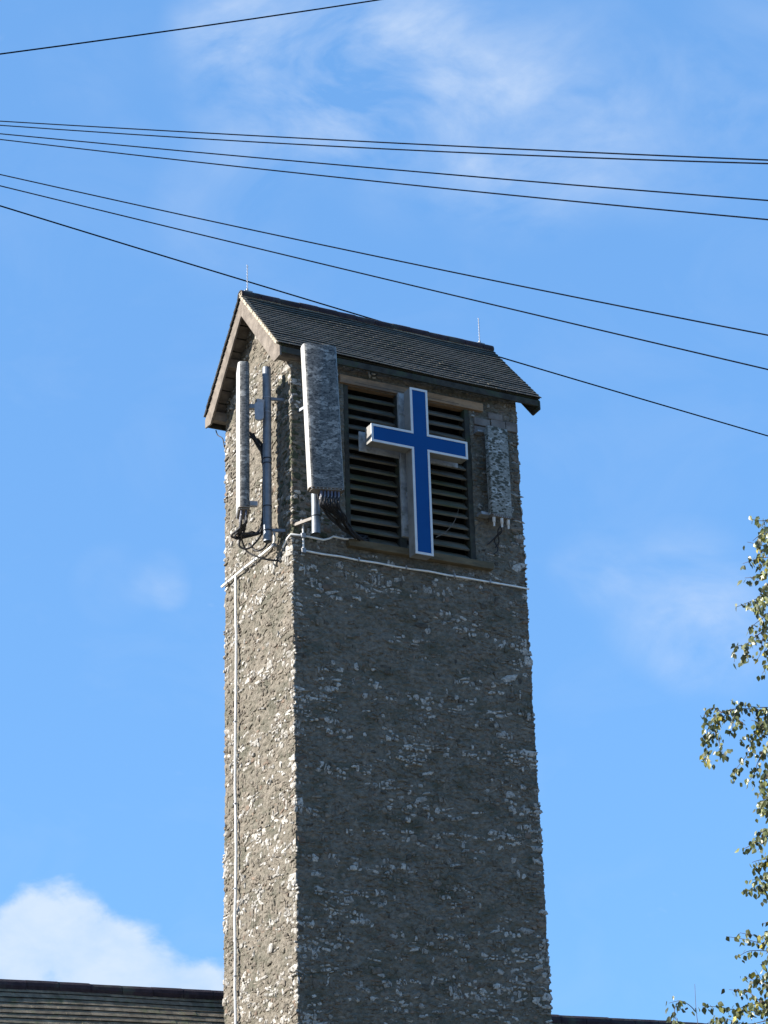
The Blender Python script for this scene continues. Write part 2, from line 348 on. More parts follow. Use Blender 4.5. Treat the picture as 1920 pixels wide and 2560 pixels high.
# opening reveals
T = .30
boxpart('opening_reveal', (OX0 - .06, .02, OZ0 - .05), (OX0, T, OZ1 + .05), MORTAR, tower); boxpart('opening_reveal', (OX1, .02, OZ0 - .05), (OX1 + .06, T, OZ1 + .05), MORTAR, tower)

# --- rubble stones
def stone_verts(w, h, t, r):
    """irregular flat-faced rubble stone; local x,z in the wall plane, -y outward"""
    n = r.choice((5, 5, 6, 7)); a0 = r.random() * 6.28; o, inn = [], []
    for k in range(n):
        a = a0 + (k + r.uniform(-.28, .28)) * 2 * math.pi / n; rr = r.uniform(.70, 1.12)
        c, s_ = math.cos(a), math.sin(a)
        c = math.copysign(abs(c) ** .75, c); s_ = math.copysign(abs(s_) ** .75, s_)
        o.append((c * rr * w / 2, .012, s_ * rr * h / 2)); f = r.uniform(.62, .84)
        inn.append((c * rr * f * w / 2, -t * r.uniform(.7, 1.15), s_ * rr * f * h / 2))
    mid = [(x * 1.03, -t * .35, z * 1.03) for x, _, z in o]
    v = o + mid + inn + [(r.uniform(-.1, .1) * w, -t * r.uniform(.85, 1.35), r.uniform(-.1, .1) * h)]
    f = []
    for k in range(n):
        l = (k + 1) % n
        f += [(k, l, n + l, n + k), (n + k, n + l, 2 * n + l, 2 * n + k), (2 * n + k, 2 * n + l, 3 * n)]
    return v, f
faces_def = {'front': (Vector((0, 0, 0)), Vector((1, 0, 0)), Vector((0, -1, 0)), W, 0.0),
             'left': (Vector((0, D, 0)), Vector((0, -1, 0)), Vector((-1, 0, 0)), D, 9.16),
             'right': (Vector((W, 0, 0)), Vector((0, 1, 0)), Vector((1, 0, 0)), D, 3.5)}
sr = random.Random(42); bigs = []; stuff = MB()
def clear_of_opening(u, z, hw, hh): return not (OX0 - .02 < u + hw and u - hw < OX1 + .02 and OZ0 - .14 < z + hh and z - hh < OZ1 + .16)
for fn, (org, ud, nd, Wd, uo) in faces_def.items():
    z = 4.55 if fn != 'right' else 4.6
    while z < 15.1:
        h = sr.uniform(.032, .075) if fn != 'right' else .09
        if sr.random() < .10: h *= 1.5
        hrow = h
        u = sr.uniform(-.05, .03)
        while u < Wd + .02:
            h = hrow; w = sr.choice((.03, .04, .05, .07, .08, .10, .13, .18)) * sr.uniform(.8, 1.25) * (1.0 if fn != 'right' else 1.5)
            if fn == 'left': w *= 1.05
            w = min(w, h * 3.2)
            uc = u + w / 2; zc = z + h / 2 + sr.uniform(-.025, .025); h = h * sr.choice((.5, .7, .9, 1.0, 1.35)); u += w * sr.uniform(.92, 1.15)
            if zc > 13.98:
                if fn != 'left': continue
                lim = YE + (zc + .12 - ZE) / TAN
                if not (lim + .05 < uc < Wd - lim - .05): continue
            if fn == 'front' and not clear_of_opening(uc, zc, w / 2, h / 2): continue
            edge = uc < .07 or uc > Wd - .07
            if edge: w = max(w, .085) * sr.uniform(1, 1.5); h = min(h * 1.3, .09)
            if edge: uc = min(max(uc, w / 2 - .014), Wd - w / 2 + .014)
            cover = float(fbm((uc + uo) * 2.3 + 3, zc * 3.2, 3)); clump = float(fbm((uc + uo) * 1.3 + 50, zc * 5.0 + 9, 3))
            if sr.random() < (.18 if edge else (.34 + (cover - .5) * 1.3)): continue
            low = max(0, min(1, (10.5 - zc) / 5))
            pp = .20 + (clump - .5) * 1.6 + .07 * low + (.05 if edge else 0) + (.02 if fn == 'left' else 0)
            r_ = sr.random()
            if r_ < pp: m = 2
            elif r_ < pp + .05: m = 3
            elif r_ < pp + .50: m = 1
            elif r_ < pp + .56: m = 0
            else: m = -1           # mortar-smeared stone
            if zc > 11 and fn == 'front' and m in (0, 2) and sr.random() < .35: m = sr.choice((1, 3))
            if 11.2 < zc < 13.6 and ((fn == 'front' and uc < .5) or (fn == 'left' and uc > 1.75)) and sr.random() < .5: m = 4
            t = sr.uniform(.006, .016) * (1.3 if m == 2 else 1)
            ang = sr.gauss(0, .19); k = 1.0 if m != 2 else 1.3
            dz = float(disp(uc if fn == 'front' else (11.32 - (D - uc) if fn == 'left' else 3.5 + uc), zc))
            rot = Matrix((ud, -nd, Vector((0, 0, 1)))).transposed() @ Matrix.Rotation(ang, 3, 'Y')
            pos = org + ud * uc + nd * (dz - .002) + Vector((0, 0, zc))
            if m in (1, 2) and w > .075 and sr.random() < .62:          # a stone broken into fragments by open cracks
                nf = 3 if w > .12 else 2; fx = -w * k / 2
                cuts = sorted(sr.uniform(.25, .75) for _ in range(nf - 1)); cuts = [0] + cuts + [1]
                for a_, b_c in zip(cuts[:-1], cuts[1:]):
                    fw = (b_c - a_) * w * k
                    if fw < .018: continue
                    two = h > .05 and sr.random() < .55; parts = ((-.27, .5), (.27, .42)) if two else ((0, 1),)
                    for zo, hs in parts:
                        v, f = stone_verts(fw * sr.uniform(.84, .98), h * k * hs * sr.uniform(.8, 1.0), t * sr.uniform(.7, 1.2), sr)
                        off = Vector((-w * k / 2 + (a_ + b_c) / 2 * w * k, 0, zo * h * k + sr.uniform(-.006, .006)))
                        stuff.add([pos + rot @ (Vector(p) + off) for p in v], f, m)
                continue
            if m >= 1 and fn != 'right' and not edge and w * h > .0050 and zc > 5: bigs.append((w * h * (3 if m == 2 else 1), w * k, h * k, t, m, rot, pos)); continue
            v, f = stone_verts(w * k, h * k, t, sr)
            stuff.add([pos + rot @ Vector(p) for p in v], f, 5 if m < 0 else m)
        z += hrow * sr.uniform(.85, 1.02)
bigs.sort(key=lambda b: -b[0])
protos = {}
for m in (1, 2, 3, 4):
    for k in range(8):
        v, f = stone_verts(1, 1, 1, sr); q = MB(); q.add(v, f); me = q.mesh('stone'); me.materials.append(STONE[m]); protos[m, k] = me
for i, (a, w, h, t, m, rot, pos) in enumerate(bigs):
    if i < 300:
        o = link('stone', protos[m, i % 8], tower); o.matrix_basis = Matrix.Translation(pos) @ rot.to_4x4() @ Matrix.Diagonal((w, t, h, 1))
        # the unit prototype sinks 12 mm x t; push it in so that its foot is buried
    else:
        v, f = stone_verts(w, h, t, sr); stuff.add([pos + rot @ Vector(p) for p in v], f, m)
stuff.build('small_stones', STONE + [MORTAR], tower, kind='stuff')
print('STONES', len(bigs), len(stuff.f))
# pale dressed blocks on the right pier beside the louvres
q = MB()
for x0, x1, z0, z1 in ((2.80, 3.05, 13.33, 13.44), (3.07, 3.30, 13.35, 13.46), (3.31, 3.50, 13.33, 13.47), (2.79, 2.98, 13.20, 13.31), (3.03, 3.26, 13.46, 13.56)):
    b = MB(); b.box((x0, -.028, z0), (x1, .05, z1)); b.build('dressed_block', mat('dressed_stone', (.13, .11, .10), (.22, .195, .175), 8, bump=.6, bscale=40) if not bpy.data.materials.get('dressed_stone') else bpy.data.materials['dressed_stone'], tower, bevel=.008)

# --- roof: deck, tiles, ridge
NF = Vector((0, -math.sin(PIT), math.cos(PIT))); SF = Vector((0, -math.cos(PIT), -math.sin(PIT)))   # front slope: normal, down-slope
NB = Vector((0, math.sin(PIT), math.cos(PIT))); SB = Vector((0, math.cos(PIT), -math.sin(PIT)))
APEX = Vector((0, YM, ZE + RISE)); SL = (YM - YE) / math.cos(PIT)
q = MB()
for n_, s_ in ((NF, SF), (NB, SB)):
    a = APEX - n_ * .035; p = [a, a + s_ * (SL - .03), a + s_ * (SL - .03) - n_ * .022, a - n_ * .022 / math.cos(PIT) * .9]
    q.prism([Vector((XL + .03, c.y, c.z)) for c in p], (XR - XL - .06, 0, 0))
roof = q.build('roof', DARKWOOD, tower)
def tile_mesh(w, l, t, seed):
    r = random.Random(seed); v = []
    for j, s_ in enumerate((0, 1)):
        for i in range(3):
            x = (i / 2 - .5) * w; cm = .001 * (1 - (i - 1) ** 2)
            v += [(x, s_ * l, cm), (x, s_ * l, cm - t)]
    f = []; fm = []
    for i in range(2):
        a = 2 * i; b = 6 + 2 * i
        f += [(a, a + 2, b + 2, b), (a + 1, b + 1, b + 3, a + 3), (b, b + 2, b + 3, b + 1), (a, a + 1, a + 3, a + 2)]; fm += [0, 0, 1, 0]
    f += [(0, 6, 7, 1), (4, 5, 11, 10)]
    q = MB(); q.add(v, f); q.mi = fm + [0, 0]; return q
def tile_roof(parent, apex, n_, s_, x0, x1, SLn, material, individual, gauge=.0945, tw=.168, rowlimit=999, xr=None, th=.013, seed=1, tail=0.0):
    """plain clay tiles course by course from the eave up; returns nothing"""
    r = random.Random(seed); st = MB(); courses = int((SLn - .03) / gauge); ctilt = [.125 + r.uniform(-.012, .014) for _ in range(courses)]; cjit = [r.uniform(-.004, .004) for _ in range(courses)]
    P = [tile_mesh(tw * 1.0, gauge * 1.9, th, k) for k in range(6)]; PM = []
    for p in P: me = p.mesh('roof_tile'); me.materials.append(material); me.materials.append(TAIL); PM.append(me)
    cells = []
    for c in range(courses):
        off = (c % 2) * tw / 2; x = x0 - off
        while x < x1 - .02:
            a, b = max(x, x0), min(x + tw, x1); x += tw
            if b - a < .04: continue
            if c >= rowlimit[0] and c < rowlimit[1] if isinstance(rowlimit, tuple) else True: cells.append((c, a, b))
    ind = set(i for i, (c, a, b) in sorted(enumerate(cells), key=lambda t: individual(t[1]))[:300]) if individual else set()
    for i, (c, a, b) in enumerate(cells):
        k = r.randrange(6); tilt = ctilt[c] + (r.uniform(.0, .03) if r.random() < .03 else 0)
        wav = .006 * math.sin(a * 2.1 + c * .3) + .005 * math.sin(a * .9 + 2 + c * .17)
        top = SLn - gauge * (c + 1.9) + cjit[c]
        yd = (s_ * math.cos(tilt) + n_ * math.sin(tilt)); zd = (n_ * math.cos(tilt) - s_ * math.sin(tilt)); xd = yd.cross(zd)
        if xd.x < 0: xd = -xd
        skew = 0; xd = (xd + yd * skew).normalized()
        pos = apex + s_ * top - n_ * (.030 - wav); pos = Vector((0, pos.y, pos.z)) + Vector(((a + b) / 2, 0, 0))
        sc = (b - a) / tw; M4 = Matrix((xd * sc, yd, zd)).transposed().to_4x4(); M4.translation = pos
        if i in ind:
            o = link('roof_tile', PM[k], parent); o.matrix_basis = M4
        else:
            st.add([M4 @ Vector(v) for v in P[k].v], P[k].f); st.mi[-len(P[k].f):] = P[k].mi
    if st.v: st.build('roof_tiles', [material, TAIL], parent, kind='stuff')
tile_roof(roof, APEX, NF, SF, XL, XR, SL, TILE, lambda t: (t[0], t[1]), seed=2)
tile_roof(roof, APEX, NB, SB, XL, XR, SL, TILE, None, seed=3)
def ridge_tiles(parent, x0, x1, y, z, m, L_=.30, rad=.085, seed=1):
    r = random.Random(seed); x = x0
    while x < x1 - .03:
        l = min(L_, x1 - x); q = MB(); n = 9; dz = r.uniform(-.006, .006); ring = []
        for xx, rr in ((x + .004, rad), (x + l * .5, rad + r.uniform(0, .004)), (x + l - .004, rad + .003)):
            for k in range(n):
                a = math.pi * (k / (n - 1) * 1.25 - .125); ring.append((xx, y + math.cos(a) * rr, z + math.sin(a) * rr * .95 + dz))
            for k in range(n - 1, -1, -1):
                a = math.pi * (k / (n - 1) * 1.25 - .125); ring.append((xx, y + math.cos(a) * (rr - .016), z + math.sin(a) * (rr - .016) * .95 + dz))
        N2 = 2 * n
        f = [(j * N2 + k, j * N2 + (k + 1) % N2, (j + 1) * N2 + (k + 1) % N2, (j + 1) * N2 + k) for j in range(2) for k in range(N2)]
        for j, rev in ((0, 1), (2, 0)):
            for k in range(n - 1):
                fc = (j * N2 + k, j * N2 + k + 1, j * N2 + N2 - 2 - k, j * N2 + N2 - 1 - k); f.append(fc[::-1] if rev else fc)
        q.add(ring, f); q.build('ridge_tile', m, parent); x += l
ridge_tiles(roof, XL + .0, XR, YM, ZE + RISE - .055, RIDGE, seed=4)
# mortar bedding under ridge and along both verges
q = MB(); rr_ = random.Random(9)
q.box((XL + .01, YM - .07, ZE + RISE - .10), (XR - .01, YM + .07, ZE + RISE - .01))
q.build('ridge_bedding', VERGE, roof)
for xv, sg in ((XL, 1), (XR, -1)):
    for n_, s_ in ((NF, SF), (NB, SB)):
        q = MB(); k = 0
        for c in range(int(SL / .0945)):
            a = .04 + c * .0945; l = .085
            pos = APEX + s_ * (a + l / 2) - n_ * .040; pos.x = xv + sg * .026
            ty = (s_ * math.cos(.15) + n_ * math.sin(.15))
            q.obox(pos, Vector((.032 + rr_.uniform(-.004, .004), 0, 0)), ty * (l / 2), (n_ * math.cos(.15) - s_ * math.sin(.15)) * .021)
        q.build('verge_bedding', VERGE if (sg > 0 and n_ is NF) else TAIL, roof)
# barge boards with plumb-cut feet
def zroof(y): return ZE + RISE - abs(y - YM) * TAN
for xb, dx in ((XL + .022, .028), (XR - .022, -.028)):
    for s in (-1, 1):
        yo = YM + s * (YM - YE - .015); top = -.075
        yi = yo - s * .19
        p = [(xb, YM + s * .001, zroof(YM) + top), (xb, yo, zroof(yo) + top), (xb, yo, zroof(yo) + top - .13), (xb, yi, zroof(yo) + top - .145), (xb, YM + s * .001, zroof(YM) + top - .30)]
        if (s < 0) == (dx > 0): p = p[::-1]
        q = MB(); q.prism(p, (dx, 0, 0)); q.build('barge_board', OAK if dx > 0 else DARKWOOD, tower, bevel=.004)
# soffit boards beneath the left overhang, purlins and wall plates
for s in (-1, 1):
    for k in range(9):
        a = .06 + k * .195; n_, s_ = (NF, SF) if s < 0 else (NB, SB)
        pos = APEX + s_ * (a + .09) - n_ * .085; pos.x = (XL + .055 + .02) / 2
        b = MB(); b.obox(pos, (abs(XL + .055 - .03) / 2, 0, 0), s_ * .088, n_ * .012); b.build('soffit_board', OAK, tower)
for y, z in ((0.0, 13.80), (D, 13.80), (.52, zroof(.52) - .25), (D - .52, zroof(.52) - .25)):
    b = MB(); b.box((XL + .056, y - .055, z - .07), (.35, y + .055, z + .07)); b.build('purlin', OAK, tower, bevel=.006)
boxpart('wall_plate', (XL + .056, -.02, 13.90), (XR - .056, .08, 13.98), DARKWOOD, tower)
boxpart('fascia_board', (XL + .056, YE + .018, 13.735), (XR - .056, YE + .048, 13.825), DARKWOOD, tower, bevel=.004)
boxpart('fascia_board', (XL + .056, D - YE - .048, 13.70), (XR - .056, D - YE - .018, 13.835), DARKWOOD, tower, bevel=.004)
for k in range(9):
    x = .12 + k * .41; b = MB(); a = APEX + SF * (SL - .45) - NF * .105; a.x = x
    b.obox(a, (.028, 0, 0), SF * .36, NF * .045); b.build('rafter', DARKWOOD, tower)

# --- belfry opening: lintel, sill, frame, slats
boxpart('lintel', (.715, -.045, 13.545), (2.94, .12, 13.665), LINTEL, tower, bevel=.006)
q = MB(); q.box((.93, -.0465, 13.578), (2.55, -.045, 13.583)); q.build('lintel_crack', BLACK, tower)
boxpart('sill', (.77, -.095, 11.172), (2.95, .12, 11.272), SILL, tower, bevel=.008)
for a, b in ((.78, .85), (1.58, 1.68), (2.655, 2.732)):
    boxpart('frame_post', (a, .0, 11.274), (b, .10, 13.543), DARKWOOD, tower, bevel=.005, label=None)
lr = random.Random(6)
for x0, x1 in ((.852, 1.578), (1.682, 2.653)):
    for k in range(15):
        z = 11.36 + k * .1475 + lr.uniform(-.006, .006); tl = R(43 + lr.uniform(-5, 5)); q = MB()
        q.obox(((x0 + x1) / 2, .085 + lr.uniform(-.006, .006), z), ((x1 - x0) / 2, 0, lr.uniform(-.006, .006)), (0, -math.cos(tl) * .085, -math.sin(tl) * .085), (0, -math.sin(tl) * .013, math.cos(tl) * .013))
        q.build('louvre_slat', SLAT, tower, bevel=.003)
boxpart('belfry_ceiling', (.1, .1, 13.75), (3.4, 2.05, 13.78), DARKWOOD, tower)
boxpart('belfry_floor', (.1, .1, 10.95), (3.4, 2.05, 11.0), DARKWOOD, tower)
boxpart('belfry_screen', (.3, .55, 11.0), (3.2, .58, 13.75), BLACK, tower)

# ------------------------------------------------------------------ cross
cross = thing('wall_cross', (1.685, -.27, 11.055), 'large blue Latin cross sign with white border standing off the belfry louvres', 'cross')
x0, x1, xa, xb = 1.552, 1.818, .948, 2.41; z0, z1, za, zb = 11.055, 13.455, 12.545, 12.803
def crosspoly(i): return [(x0 + i, z0 + i), (x1 - i, z0 + i), (x1 - i, za + i), (xb - i, za + i), (xb - i, zb - i), (x1 - i, zb - i), (x1 - i, z1 - i), (x0 + i, z1 - i), (x0 + i, zb - i), (xa + i, zb - i), (xa + i, za + i), (x0 + i, za + i)]
q = MB(); q.prism([(x, -.44, z) for x, z in crosspoly(.004)][::-1], (0, .17, 0)); q.build('casing', CASE, cross)
o_, i_ = crosspoly(0), crosspoly(.031); q = MB(); n = 12
v = [(x, -.452, z) for x, z in o_] + [(x, -.452, z) for x, z in i_] + [(x, -.438, z) for x, z in o_] + [(x, -.444, z) for x, z in i_]
f = []
for k in range(n):
    l = (k + 1) % n; f += [(k, l, n + l, n + k), (k, 2 * n + k, 2 * n + l, l), (n + k, n + l, 3 * n + l, 3 * n + k)]
q.add(v, f); q.build('border', TRIM, cross)
q = MB(); q.prism([(x, -.4455, z) for x, z in crosspoly(.029)][::-1], (0, .004, 0)); q.build('blue_face', BLUE, cross)
boxpart('support_post', (1.535, -.16, 11.40), (1.645, -.11, 13.50), BACKING, cross, bevel=.004)
boxpart('support_plate', (.93, -.135, 12.53), (1.53, -.11, 12.815), BACKING, cross, bevel=.003)
boxpart('support_rail', (1.65, -.135, 12.555), (2.435, -.11, 12.625), BACKING, cross, bevel=.003)
q = MB()
for z in (11.6, 12.0, 12.67, 13.2): q.box((1.60, -.268, z - .03), (1.68, -.162, z + .03))
q.build('stand_off', STEEL, cross)

# ------------------------------------------------------------------ antennas
def rrect(w, d, r, n=5):
    P = []
    for cx, cy, a0 in ((w / 2 - r, -d / 2 + r, -90), (w / 2 - r, d / 2 - r, 0), (-w / 2 + r, d / 2 - r, 90), (-w / 2 + r, -d / 2 + r, 180)):
        for k in range(n + 1): a = R(a0 + 90 * k / n); P.append((cx + r * math.cos(a), cy + r * math.sin(a)))
    return P
def panel(root, c, ang, w, d, z0, z1, rad, m, lean=0.0):
    """radome column: local -y is the front; ang turns it about z"""
    ca, sa = math.cos(ang), math.sin(ang); P = rrect(w, d, rad)
    T_ = lambda x, y, z: (c[0] + x * ca - y * sa - lean * (z - (z0 + z1) / 2), c[1] + x * sa + y * ca, z)
    q = MB(); rings = [(z0, 1), (z1 - .012, 1), (z1, .95)]; n = len(P)
    v = [T_(x * s, y * s, z) for z, s in rings for x, y in P]
    q.add(v, [(j * n + i, j * n + (i + 1) % n, (j + 1) * n + (i + 1) % n, (j + 1) * n + i) for j in range(2) for i in range(n)], 0, True)
    for k in range(2 * n):                       # the printed wrap covers the street side, ends bare white, sunlit glare painted white on sunward faces
        i = k % n; a, b_ = Vector(v[i]), Vector(v[(i + 1) % n]); e = (b_ - a).normalized()
        if -e.x > (-.72 if w > .42 else -.45 if w > .35 else 2): q.mi[k] = 1
    q.add([T_(x * .95, y * .95, z1) for x, y in P], [tuple(range(n))], 1); q.build('radome', [m, RADOME], root)
    q = MB(); q.prism([T_(x * 1.015, y * 1.03, z0 - .014) for x, y in P], (0, 0, .013))
    q.prism([T_(x * .9, y * .86, z0 - .034) for x, y in P], (0, 0, .019)); q.build('end_cap', CAPM, root)
    q = MB()
    for k in range(n):
        if k % 2 == 0:
            x, y = P[k]
    for k in range(9):
        x = -w / 2 + .03 + k * (w - .06) / 8; p = T_(x, -d / 2 * .90, z0 - .022); q.box((p[0] - .006, p[1] - .006, p[2] - .006), (p[0] + .006, p[1] + .006, p[2] + .006))
    q.build('rivets', STEEL, root)
    return T_
def connectors(root, T_, spots, z, l=.085, r=.014):
    for x, y in spots:
        q = MB(); p = Vector(T_(x, y, z)); q.tube([p, p - Vector((0, 0, l))], r, 8)
        o = q.build('connector', PLASTIC, root)
        q = MB(); q.tube([p - Vector((0, 0, l)), p - Vector((0, 0, l + .035))], r * .8, 8); q.build('collar', STEEL, root)
# left antenna: broad face turned away from us, mounted on the left pole
P1 = (-.22, .285); NA = Vector((-.94, .34, 0)).normalized(); c1 = Vector((P1[0], P1[1], 0)) + NA * .27 + Vector((-.045, .02, 0))
a1 = thing('phone_antenna', (c1.x, c1.y, 11.62), 'narrow phone antenna in stone pattern wrap, leftmost of three, on the sunlit gable end', 'antenna')
ang1 = math.atan2(NA.x, -NA.y) ; T1 = panel(a1, c1, ang1, .40, .155, 11.61, 13.70, .055, CAMO_BIG)
sp1 = [(-.14 + .07 * k, y) for k in range(5) for y in (-.03, .03)]
connectors(a1, T1, sp1, 11.576, .06, .013)
# middle antenna: broad face to the viewer
P2 = (.17, -.34); NA2 = Vector((-.24, -.97, 0)).normalized(); c2 = Vector((P2[0], P2[1], 0)) + NA2 * .30 + Vector((.04, 0, 0))
a2 = thing('phone_antenna', (c2.x, c2.y, 11.63), 'tall broad phone mast antenna in grey stone pattern wrap, left of the blue cross', 'antenna')
ang2 = math.atan2(NA2.x, -NA2.y); T2 = panel(a2, c2, ang2, .455, .185, 11.64, 13.655, .055, CAMO_BIG, lean=.036)
sp2 = [(-.07 + .045 * k, y) for k in range(6) for y in (-.045, .02)]
connectors(a2, T2, sp2, 11.606, .075, .015)
# right small antenna
P3 = (2.93, -.085); c3 = Vector((3.035, -.19, 0))
a3 = thing('phone_antenna', (3.035, -.19, 11.92), 'short flat white antenna box with dark lichen pattern on the right pier', 'antenna')
T3 = panel(a3, c3, R(2), .325, .10, 11.925, 13.235, .015, CAMO_SMALL)
for x, y in ((-.11, 0), (0.01, -.01), (.12, 0)):
    q = MB(); p = Vector(T3(x, y, 11.89)); q.tube([p, p - Vector((0, 0, .07)), p - Vector((.0, 0, .071)), p - Vector((0, 0, .13))], [.024, .022, .016, .014], 8); q.build('connector', TRIM, a3)
boxpart('mounting_bracket', (2.78, -.13, 13.175), (2.90, -.02, 13.195), STEEL, a3)
boxpart('mounting_bracket', (2.76, -.15, 11.93), (2.92, -.02, 11.97), STEEL, a3)
boxpart('back_rail', (2.93, -.12, 11.99), (2.98, -.07, 13.15), DARKWOOD, a3)

# poles with their clamps
def pole(P_, z0, z1, label, dirw, clamps, rad=.057, walls=()):
    t = thing('mounting_pole', (P_[0], P_[1], z0), label, 'pole')
    q = MB(); q.tube([(P_[0], P_[1], z0), (P_[0], P_[1], z1)], rad, 20, cap=False)
    q.tube([(P_[0], P_[1], z1), (P_[0], P_[1], z0)], rad - .006, 20, cap=False)
    q.add([(P_[0] + (rad) * math.cos(k * math.pi / 10), P_[1] + rad * math.sin(k * math.pi / 10), z1) for k in range(20)], [tuple(range(20))]); q.build('tube', GALV, t)
    for z in clamps:
        q = MB(); q.tube([(P_[0], P_[1], z - .006), (P_[0], P_[1], z + .006)], rad + .006, 20); q.build('clamp', DEVICE if z > 12.5 else BLACK, t)
    for (x, y, z) in walls:
        q = MB(); a = Vector((P_[0], P_[1], z)); b = Vector((x, y, z)); d = (b - a).normalized(); s = Vector((-d.y, d.x, 0))
        m_ = (a + d * .05 + b) / 2; q.obox(m_, d * ((b - a).length - .05) / 2, s * .016, Vector((0, 0, .02)))
        q.build('wall_bracket', CAPM if z < 12 and x < .03 and y < .1 else GALV, t)
    return t
pole(P1, 11.20, 13.705, 'grey steel pole standing off the sunlit gable end wall beside the narrow antenna', None, (13.255, 13.04, 12.37, 12.30, 11.69, 11.35), walls=((.03, .22, 13.25), (.03, .20, 11.36)))
pole(P2, 11.14, 13.3, 'short grey pole end showing below the broad antenna', None, (11.38,), walls=((.02, .04, 11.37), (.10, .02, 13.0)))
# tilt brackets between antennas and poles
for root, c, P_, zz in ((a1, c1, P1, (13.12, 11.72)), (a2, c2, P2, (13.35, 11.80))):
    for z in zz:
        a = Vector((c.x, c.y, z)); b = Vector((P_[0], P_[1], z)); d = (b - a).normalized(); s = Vector((-d.y, d.x, 0)); q = MB()
        q.obox(a + d * .12, d * .07, s * .035, Vector((0, 0, .03))); q.build('tilt_bracket', STEEL, root)
b_ = MB(); pz = 13.0; px_, py_ = -.36, .22
for k in range(2): pass
poly = [(px_ + .055 * math.cos(a) * 1.0, py_ - .055 * .5 * math.cos(a), pz + (.085 if math.sin(a) > 0 else -.085) + .05 * math.sin(a)) for a in [i * math.pi / 8 for i in range(16)]]
b_.prism(poly, Vector((-.02, -.035, 0))); b_.build('tilt_plate', DEVICE, a1, bevel=.004)
b_ = MB(); b_.box((-.385, .235, 13.085), (-.28, .30, 13.20)); b_.build('tilt_head', STEEL, a1)

# cable bundles
def cables(name, label, group, runs, r=.010):
    t = thing(name, runs[0][0], label, 'cables', group)
    for pts in runs:
        q = MB(); q.tube(spline(pts, 7), r, 6); q.build('cable', BLACK, t)
    return t
cr = random.Random(21); runs = []
for k, (x, y) in enumerate(sp1):
    s = Vector(T1(x, y, 11.50)); j = lambda a: cr.uniform(-a, a)
    low = Vector((-.42 + j(.08), .52 + j(.12), 11.28 + j(.10)))
    runs.append([s, s - Vector((0, 0, .09)), (s + low) / 2 + Vector((-.06 + j(.05), .08 + j(.05), -.09 + j(.03))), low, Vector((-.27 + j(.03), .40 + j(.03), 11.40 + j(.04))), Vector((-.225 + j(.02), .385 + j(.02), 11.70)),
                 Vector((-.20 + j(.02), .41 + j(.02), 12.1)), Vector((-.22 + j(.02), .40 + j(.02), 12.45)), Vector((-.26 + j(.03), .42 + j(.03), 12.62 + j(.05))), Vector((-.38 + j(.03), .44, 12.76 + j(.05)))])
runs.append([(-.45, .62, 11.35), (-.35, .65, 11.18), (-.2, .50, 11.05), (-.02, .42, 11.02), (.0, .36, 11.05), (0, .30, 11.12)])
runs.append([(-.33, .62, 11.28), (-.30, .45, 11.12), (-.2, .36, 11.2), (-.23, .38, 11.5)])
cables('antenna_cables', 'loop of black cables hanging under the narrow left antenna and up behind its pole', None, runs, .0135)
runs = []
for k, (x, y) in enumerate(sp2):
    s = Vector(T2(x, y, 11.53)); j = lambda a: cr.uniform(-a, a)
    runs.append([s, s - Vector((0, 0, .12)), Vector((.34 + .02 * k + j(.03), -.42 + j(.04), 11.42 + j(.04))), Vector((.62 + j(.05), -.28 + j(.05), 11.36 + j(.05))), Vector((.86 + j(.05), -.14 + j(.03), 11.29 + j(.04))), Vector((1.0 + j(.08), -.05, 11.32 + j(.05))), Vector((1.1, .05, 11.40))])
runs.append([(.12, -.50, 11.64), (.17, -.47, 11.52), (.30, -.40, 11.40), (.60, -.22, 11.34), (.9, -.08, 11.30)])
runs.append([(.14, -.50, 11.64), (.20, -.46, 11.50), (.34, -.38, 11.38), (.62, -.24, 11.30), (.92, -.10, 11.26)])
cables('antenna_cables', 'black cables sweeping from the broad antenna to the left end of the louvre sill', None, runs, .0125)
runs = [[(3.03, -.19, 11.78), (3.05, -.17, 11.70), (3.0, -.06, 11.62), (3.06, -.04, 11.5), (3.0, -.03, 11.42)], [(3.03, -.19, 11.78), (3.0, -.16, 11.71), (3.07, -.06, 11.6), (3.02, -.04, 11.52)], [(3.05, -.15, 11.72), (2.94, -.05, 11.58), (2.90, -.03, 11.55)]]
cables('antenna_cables', 'thin tangled black cable dangling below the small right antenna', None, runs, .009)

# ------------------------------------------------------------------ lightning conductor tape
def tape(name, label, runs, clips, r=.016, m=WHITE):
    t = thing(name, runs[0][0], label, 'conduit')
    for pts in runs:
        q = MB(); q.tube(pts, r, 8); q.build('strip', m, t)
    for c, h in clips:
        q = MB(); c = Vector(c); q.box(c - Vector(h), c + Vector(h)); q.build('clip', STEEL, t)
    return t
tr = random.Random(8)
def wob(a, b, n, ax, amp):
    out = []
    for k in range(n + 1):
        p = Vector(a).lerp(Vector(b), k / n); p[ax] += tr.uniform(-amp, amp); out.append(p)
    return out
ft = [(.13, -.045, 11.015)] + wob((.4, -.04, 11.012), (3.30, -.04, 11.0), 11, 2, .006) + [(3.52, -.035, 10.995)]
tape('conductor_strip', 'white lightning conductor strip running level across the shaded front wall below the sill', [ft, [(.125, -.05, 11.40), (.13, -.045, 11.2), (.13, -.045, 11.0)]],
     [((.13, -.055, 11.012), (.028, .014, .03)), ((.92, -.05, 11.012), (.008, .022, .022)), ((1.62, -.05, 11.008), (.008, .022, .022)), ((2.35, -.05, 11.006), (.008, .022, .022)), ((2.9, -.05, 11.003), (.008, .022, .022)), ((.125, -.06, 11.215), (.03, .018, .03)), ((.122, -.06, 11.40), (.03, .02, .03))], .0135)
